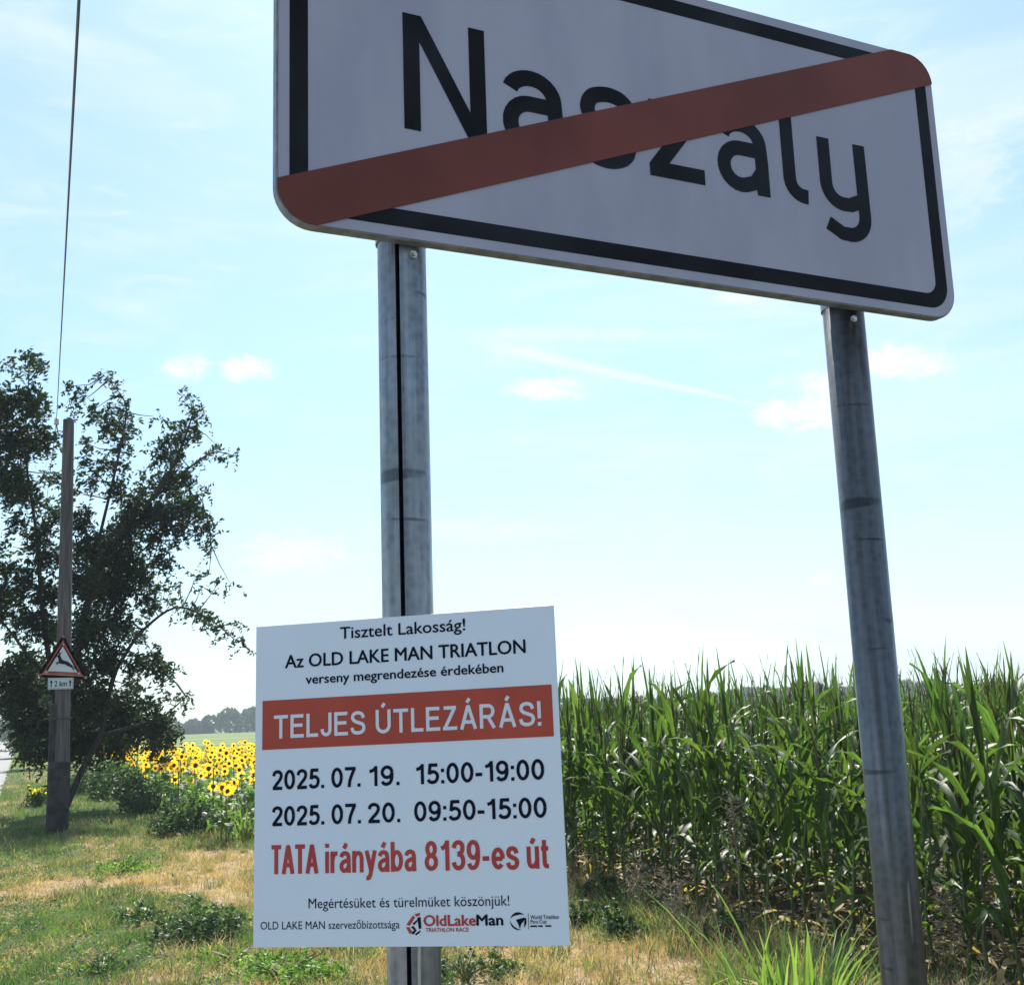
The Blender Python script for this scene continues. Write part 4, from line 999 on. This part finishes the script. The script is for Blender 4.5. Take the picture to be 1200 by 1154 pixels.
SFL = [sf_leaf(k) for k in range(4)]
SFP = []
for k in range(8):
    h, st, disc, pet = sf_parts(); rec = [('stem', st, (0, 0, 0), (0, 0, 0), 1)]
    for i in range(7):
        rec.append(('leaf', rnd.choice(SFL), (0, 0, h * (.25 + .095 * i)), (0, rnd.uniform(-.1, .35), i * 2.4 + rnd.uniform(-.3, .3)), rnd.uniform(.8, 1.2)))
    SFP.append((h, rec, disc, pet))
sfpos = []
for r_ in range(16):
    y = 15.6 + .6 * r_ * .2 + rnd.uniform(0, .3) + (1.2 if r_ == 0 else 0)
    while y < 50:
        x = 2.75 + .55 * r_ + rnd.gauss(0, .08) + .006 * (y - 16)
        if x > 4.8 + .0 and y < 22.4: y += .3; continue
        sfpos.append((x, y)); y += .47 * rnd.uniform(.4, 2.0)
def sf_in(x, y): a_ = math.degrees(math.atan2(x, y)); return 3.4 < a_ < 10.8
near_sf = sorted([p for p in sfpos if sf_in(*p)], key=lambda p: p[1])[:290]; ns_ = set(near_sf)
for (x, y) in near_sf:
    h, rec, disc, pet = rnd.choice(SFP); yaw = rnd.gauss(-.05, .45) if rnd.random() < .78 else rnd.uniform(-2.2, 2.2); pitch = rnd.gauss(.05, .22)
    far_ = y > 26
    t_ = bpy.data.objects.new('sunflower', None); t_.location = (x, y, 0); sc = rnd.uniform(.86, 1.12) ; t_.scale = (1, 1, sc); t_.rotation_euler = (0, 0, yaw)
    away = abs(yaw) > 1.0
    t_['label'] = 'yellow sunflower ' + ('deeper in the field' if far_ else 'in the nearer part of the field') + (', head turned away from the viewer' if away else ', showing its dark disc to the viewer')
    t_['category'] = 'sunflower'; t_['group'] = ('averted ' if away else '') + ('sunflowers deeper in the field' if far_ else 'sunflowers in the nearer part of the field')
    COL.objects.link(t_)
    for nm, me, lo, ro_, s_ in rec:
        o = bpy.data.objects.new(nm, me); o.parent = t_; o.location = lo; o.rotation_euler = ro_; o.scale = (s_, s_, s_); COL.objects.link(o)
    hs = rnd.uniform(.66, 1.12)
    for nm, me in (('disc', disc), ('petals', pet)):
        o = bpy.data.objects.new(nm, me); o.parent = t_; o.location = (0, -.045, h + .005); o.rotation_euler = (pitch, 0, rnd.uniform(0, .2)); o.scale = (hs, hs, hs / sc); COL.objects.link(o)
Vs, Ts, Ms, off = [], [], [], 0; sm = [CORN_STALK, SF_LEAF, SF_DISC, SF_PETAL]
def arr(me):
    if me.name not in cache:
        v = np.empty(len(me.vertices) * 3, dtype=np.float32); me.vertices.foreach_get('co', v); v = v.reshape(-1, 3); tr = []
        for p in me.polygons:
            q_ = list(p.vertices)
            for k in range(1, len(q_) - 1): tr.append([q_[0], q_[k], q_[k + 1]])
        cache[me.name] = (v, np.array(tr))
    return cache[me.name]
PA = []
for h, rec, disc, pet in SFP:
    vv, tt, mm, o2 = [], [], [], 0
    for nm, me, lo, ro_, s_ in rec + [('disc', disc, (0, -.045, h), (.1, 0, 0), 1.1), ('petals', pet, (0, -.045, h), (.1, 0, 0), 1.1)]:
        v, tr = arr(me); Mx = np.array(Matrix.LocRotScale(Vector(lo), __import__('mathutils').Euler(ro_), Vector((s_, s_, s_))))
        vv.append(v @ Mx[:3, :3].T + Mx[:3, 3]); tt.append(tr + o2); mm.append(np.full(len(tr), sm.index(me.materials[0]))); o2 += len(v)
    PA.append((np.concatenate(vv), np.concatenate(tt), np.concatenate(mm)))
for (x, y) in sfpos:
    if (x, y) in ns_: continue
    v, tr, m_ = rnd.choice(PA); a_ = rnd.gauss(-.05, .4); c_, s4 = math.cos(a_), math.sin(a_)
    Vs.append(np.stack([v[:, 0] * c_ - v[:, 1] * s4 + x, v[:, 0] * s4 + v[:, 1] * c_ + y, v[:, 2] * rnd.uniform(.86, 1.12)], 1)); Ts.append(tr + off); Ms.append(m_); off += len(v)
np_mesh('sunflower_field', np.concatenate(Vs), np.concatenate(Ts), None, mats=sm, mi=np.concatenate(Ms), kind='stuff', label='yellow sunflower field stretching away behind the nearer blooms', cat='sunflowers')

# bright grass clump in front of the corn
def blade_mesh(name, L_, w, a0, a1, seed): return leaf_mesh(name, L_, w, a0, a1, CLUMP, seed, 6, .001)
bm_ = [blade_mesh('blade', rnd.uniform(.40, .75), rnd.uniform(.010, .018), rnd.uniform(0, 12), rnd.uniform(20, 75), 80 + k) for k in range(10)]
bd_ = [leaf_mesh('blade', rnd.uniform(.35, .6), .012, rnd.uniform(5, 30), rnd.uniform(60, 140), CORN_DRY, 95 + k, 6, .001) for k in range(4)]
def grass_clump(c, n, label, rx=.30, sc=1.0, group=None):
    t_ = empty('grass_clump', c, label=label, cat='grass clump', group=group)
    for k in range(n):
        o = bpy.data.objects.new('blade', rnd.choice(bm_ if rnd.random() < .86 else bd_)); o.parent = t_
        a_ = rnd.uniform(0, 6.28); r2 = rx * rnd.random() ** .5
        o.location = (r2 * math.cos(a_), r2 * math.sin(a_), 0); o.rotation_euler = (rnd.gauss(0, .12), rnd.gauss(0, .12), a_ + rnd.gauss(0, .6)); s_ = rnd.uniform(.6, 1.1) * sc; o.scale = (s_, s_, s_)
        COL.objects.link(o)
r_ = ray(935, 1154); gc = CAM + r_ * (6.15 / math.hypot(r_[0], r_[1])); 
grass_clump((gc[0] - .05, gc[1], 0), 160, 'bright light green tall grass clump in front of the corn beside the right post', .24, 1.2)
c = gp(287, 985); c = c * 1.0
grass_clump((c[0], c[1], 0), 50, 'tall pale green leafy grass tuft by the sunflowers at the notice board edge', .25, 1.1)

# ------------------------------------------------------------------ far woodland
P = []
for k in range(520):
    a_ = rad(rng.uniform(-30, 75)); Dd = rng.uniform(380, 440)
    hgt = 5.4 + 2.6 * math.sin(math.degrees(a_) * .35 + 1) * .5 + rng.uniform(-.8, 1.4)
    dg = math.degrees(a_)
    if 8.8 < dg < 12: hgt += 2.4
    if dg > 22: hgt += 1.6
    if -1 < dg < 8: hgt -= 1.5
    m_ = 150; z = rng.uniform(0, 1, m_) ** .8
    rr_ = (hgt * .55) * np.sqrt(np.clip(1 - (z * 1.0 - .35) ** 2 / .45, .05, 1)); an = rng.uniform(0, 2 * PI, m_)
    P.append(np.stack([Dd * math.sin(a_) + rr_ * np.cos(an), Dd * math.cos(a_) + rr_ * np.sin(an), z * hgt], 1))
P = np.concatenate(P); V, Q = leaves(P, 1.9, aspect=.8)
np_mesh('far_woodland', V, Q, LEAF_FAR, kind='stuff', label='low blue green belt of woodland along the horizon beyond the fields', cat='woodland')

# ------------------------------------------------------------------ air
b = MB(); b.box((0, 0, 19), (2400, 2400, 40.4))
hz = bpy.data.materials.new('haze'); hz.use_nodes = True; t = hz.node_tree; t.nodes.clear()
ho = N(t, 'ShaderNodeOutputMaterial'); pv = N(t, 'ShaderNodeVolumePrincipled'); pv.inputs['Density'].default_value = .0007; pv.inputs['Color'].default_value = (.80, .90, 1, 1)
t.links.new(pv.outputs[0], ho.inputs['Volume'])
b.build('haze', hz, None, kind='stuff', label='pale summer haze over the fields', cat='haze')
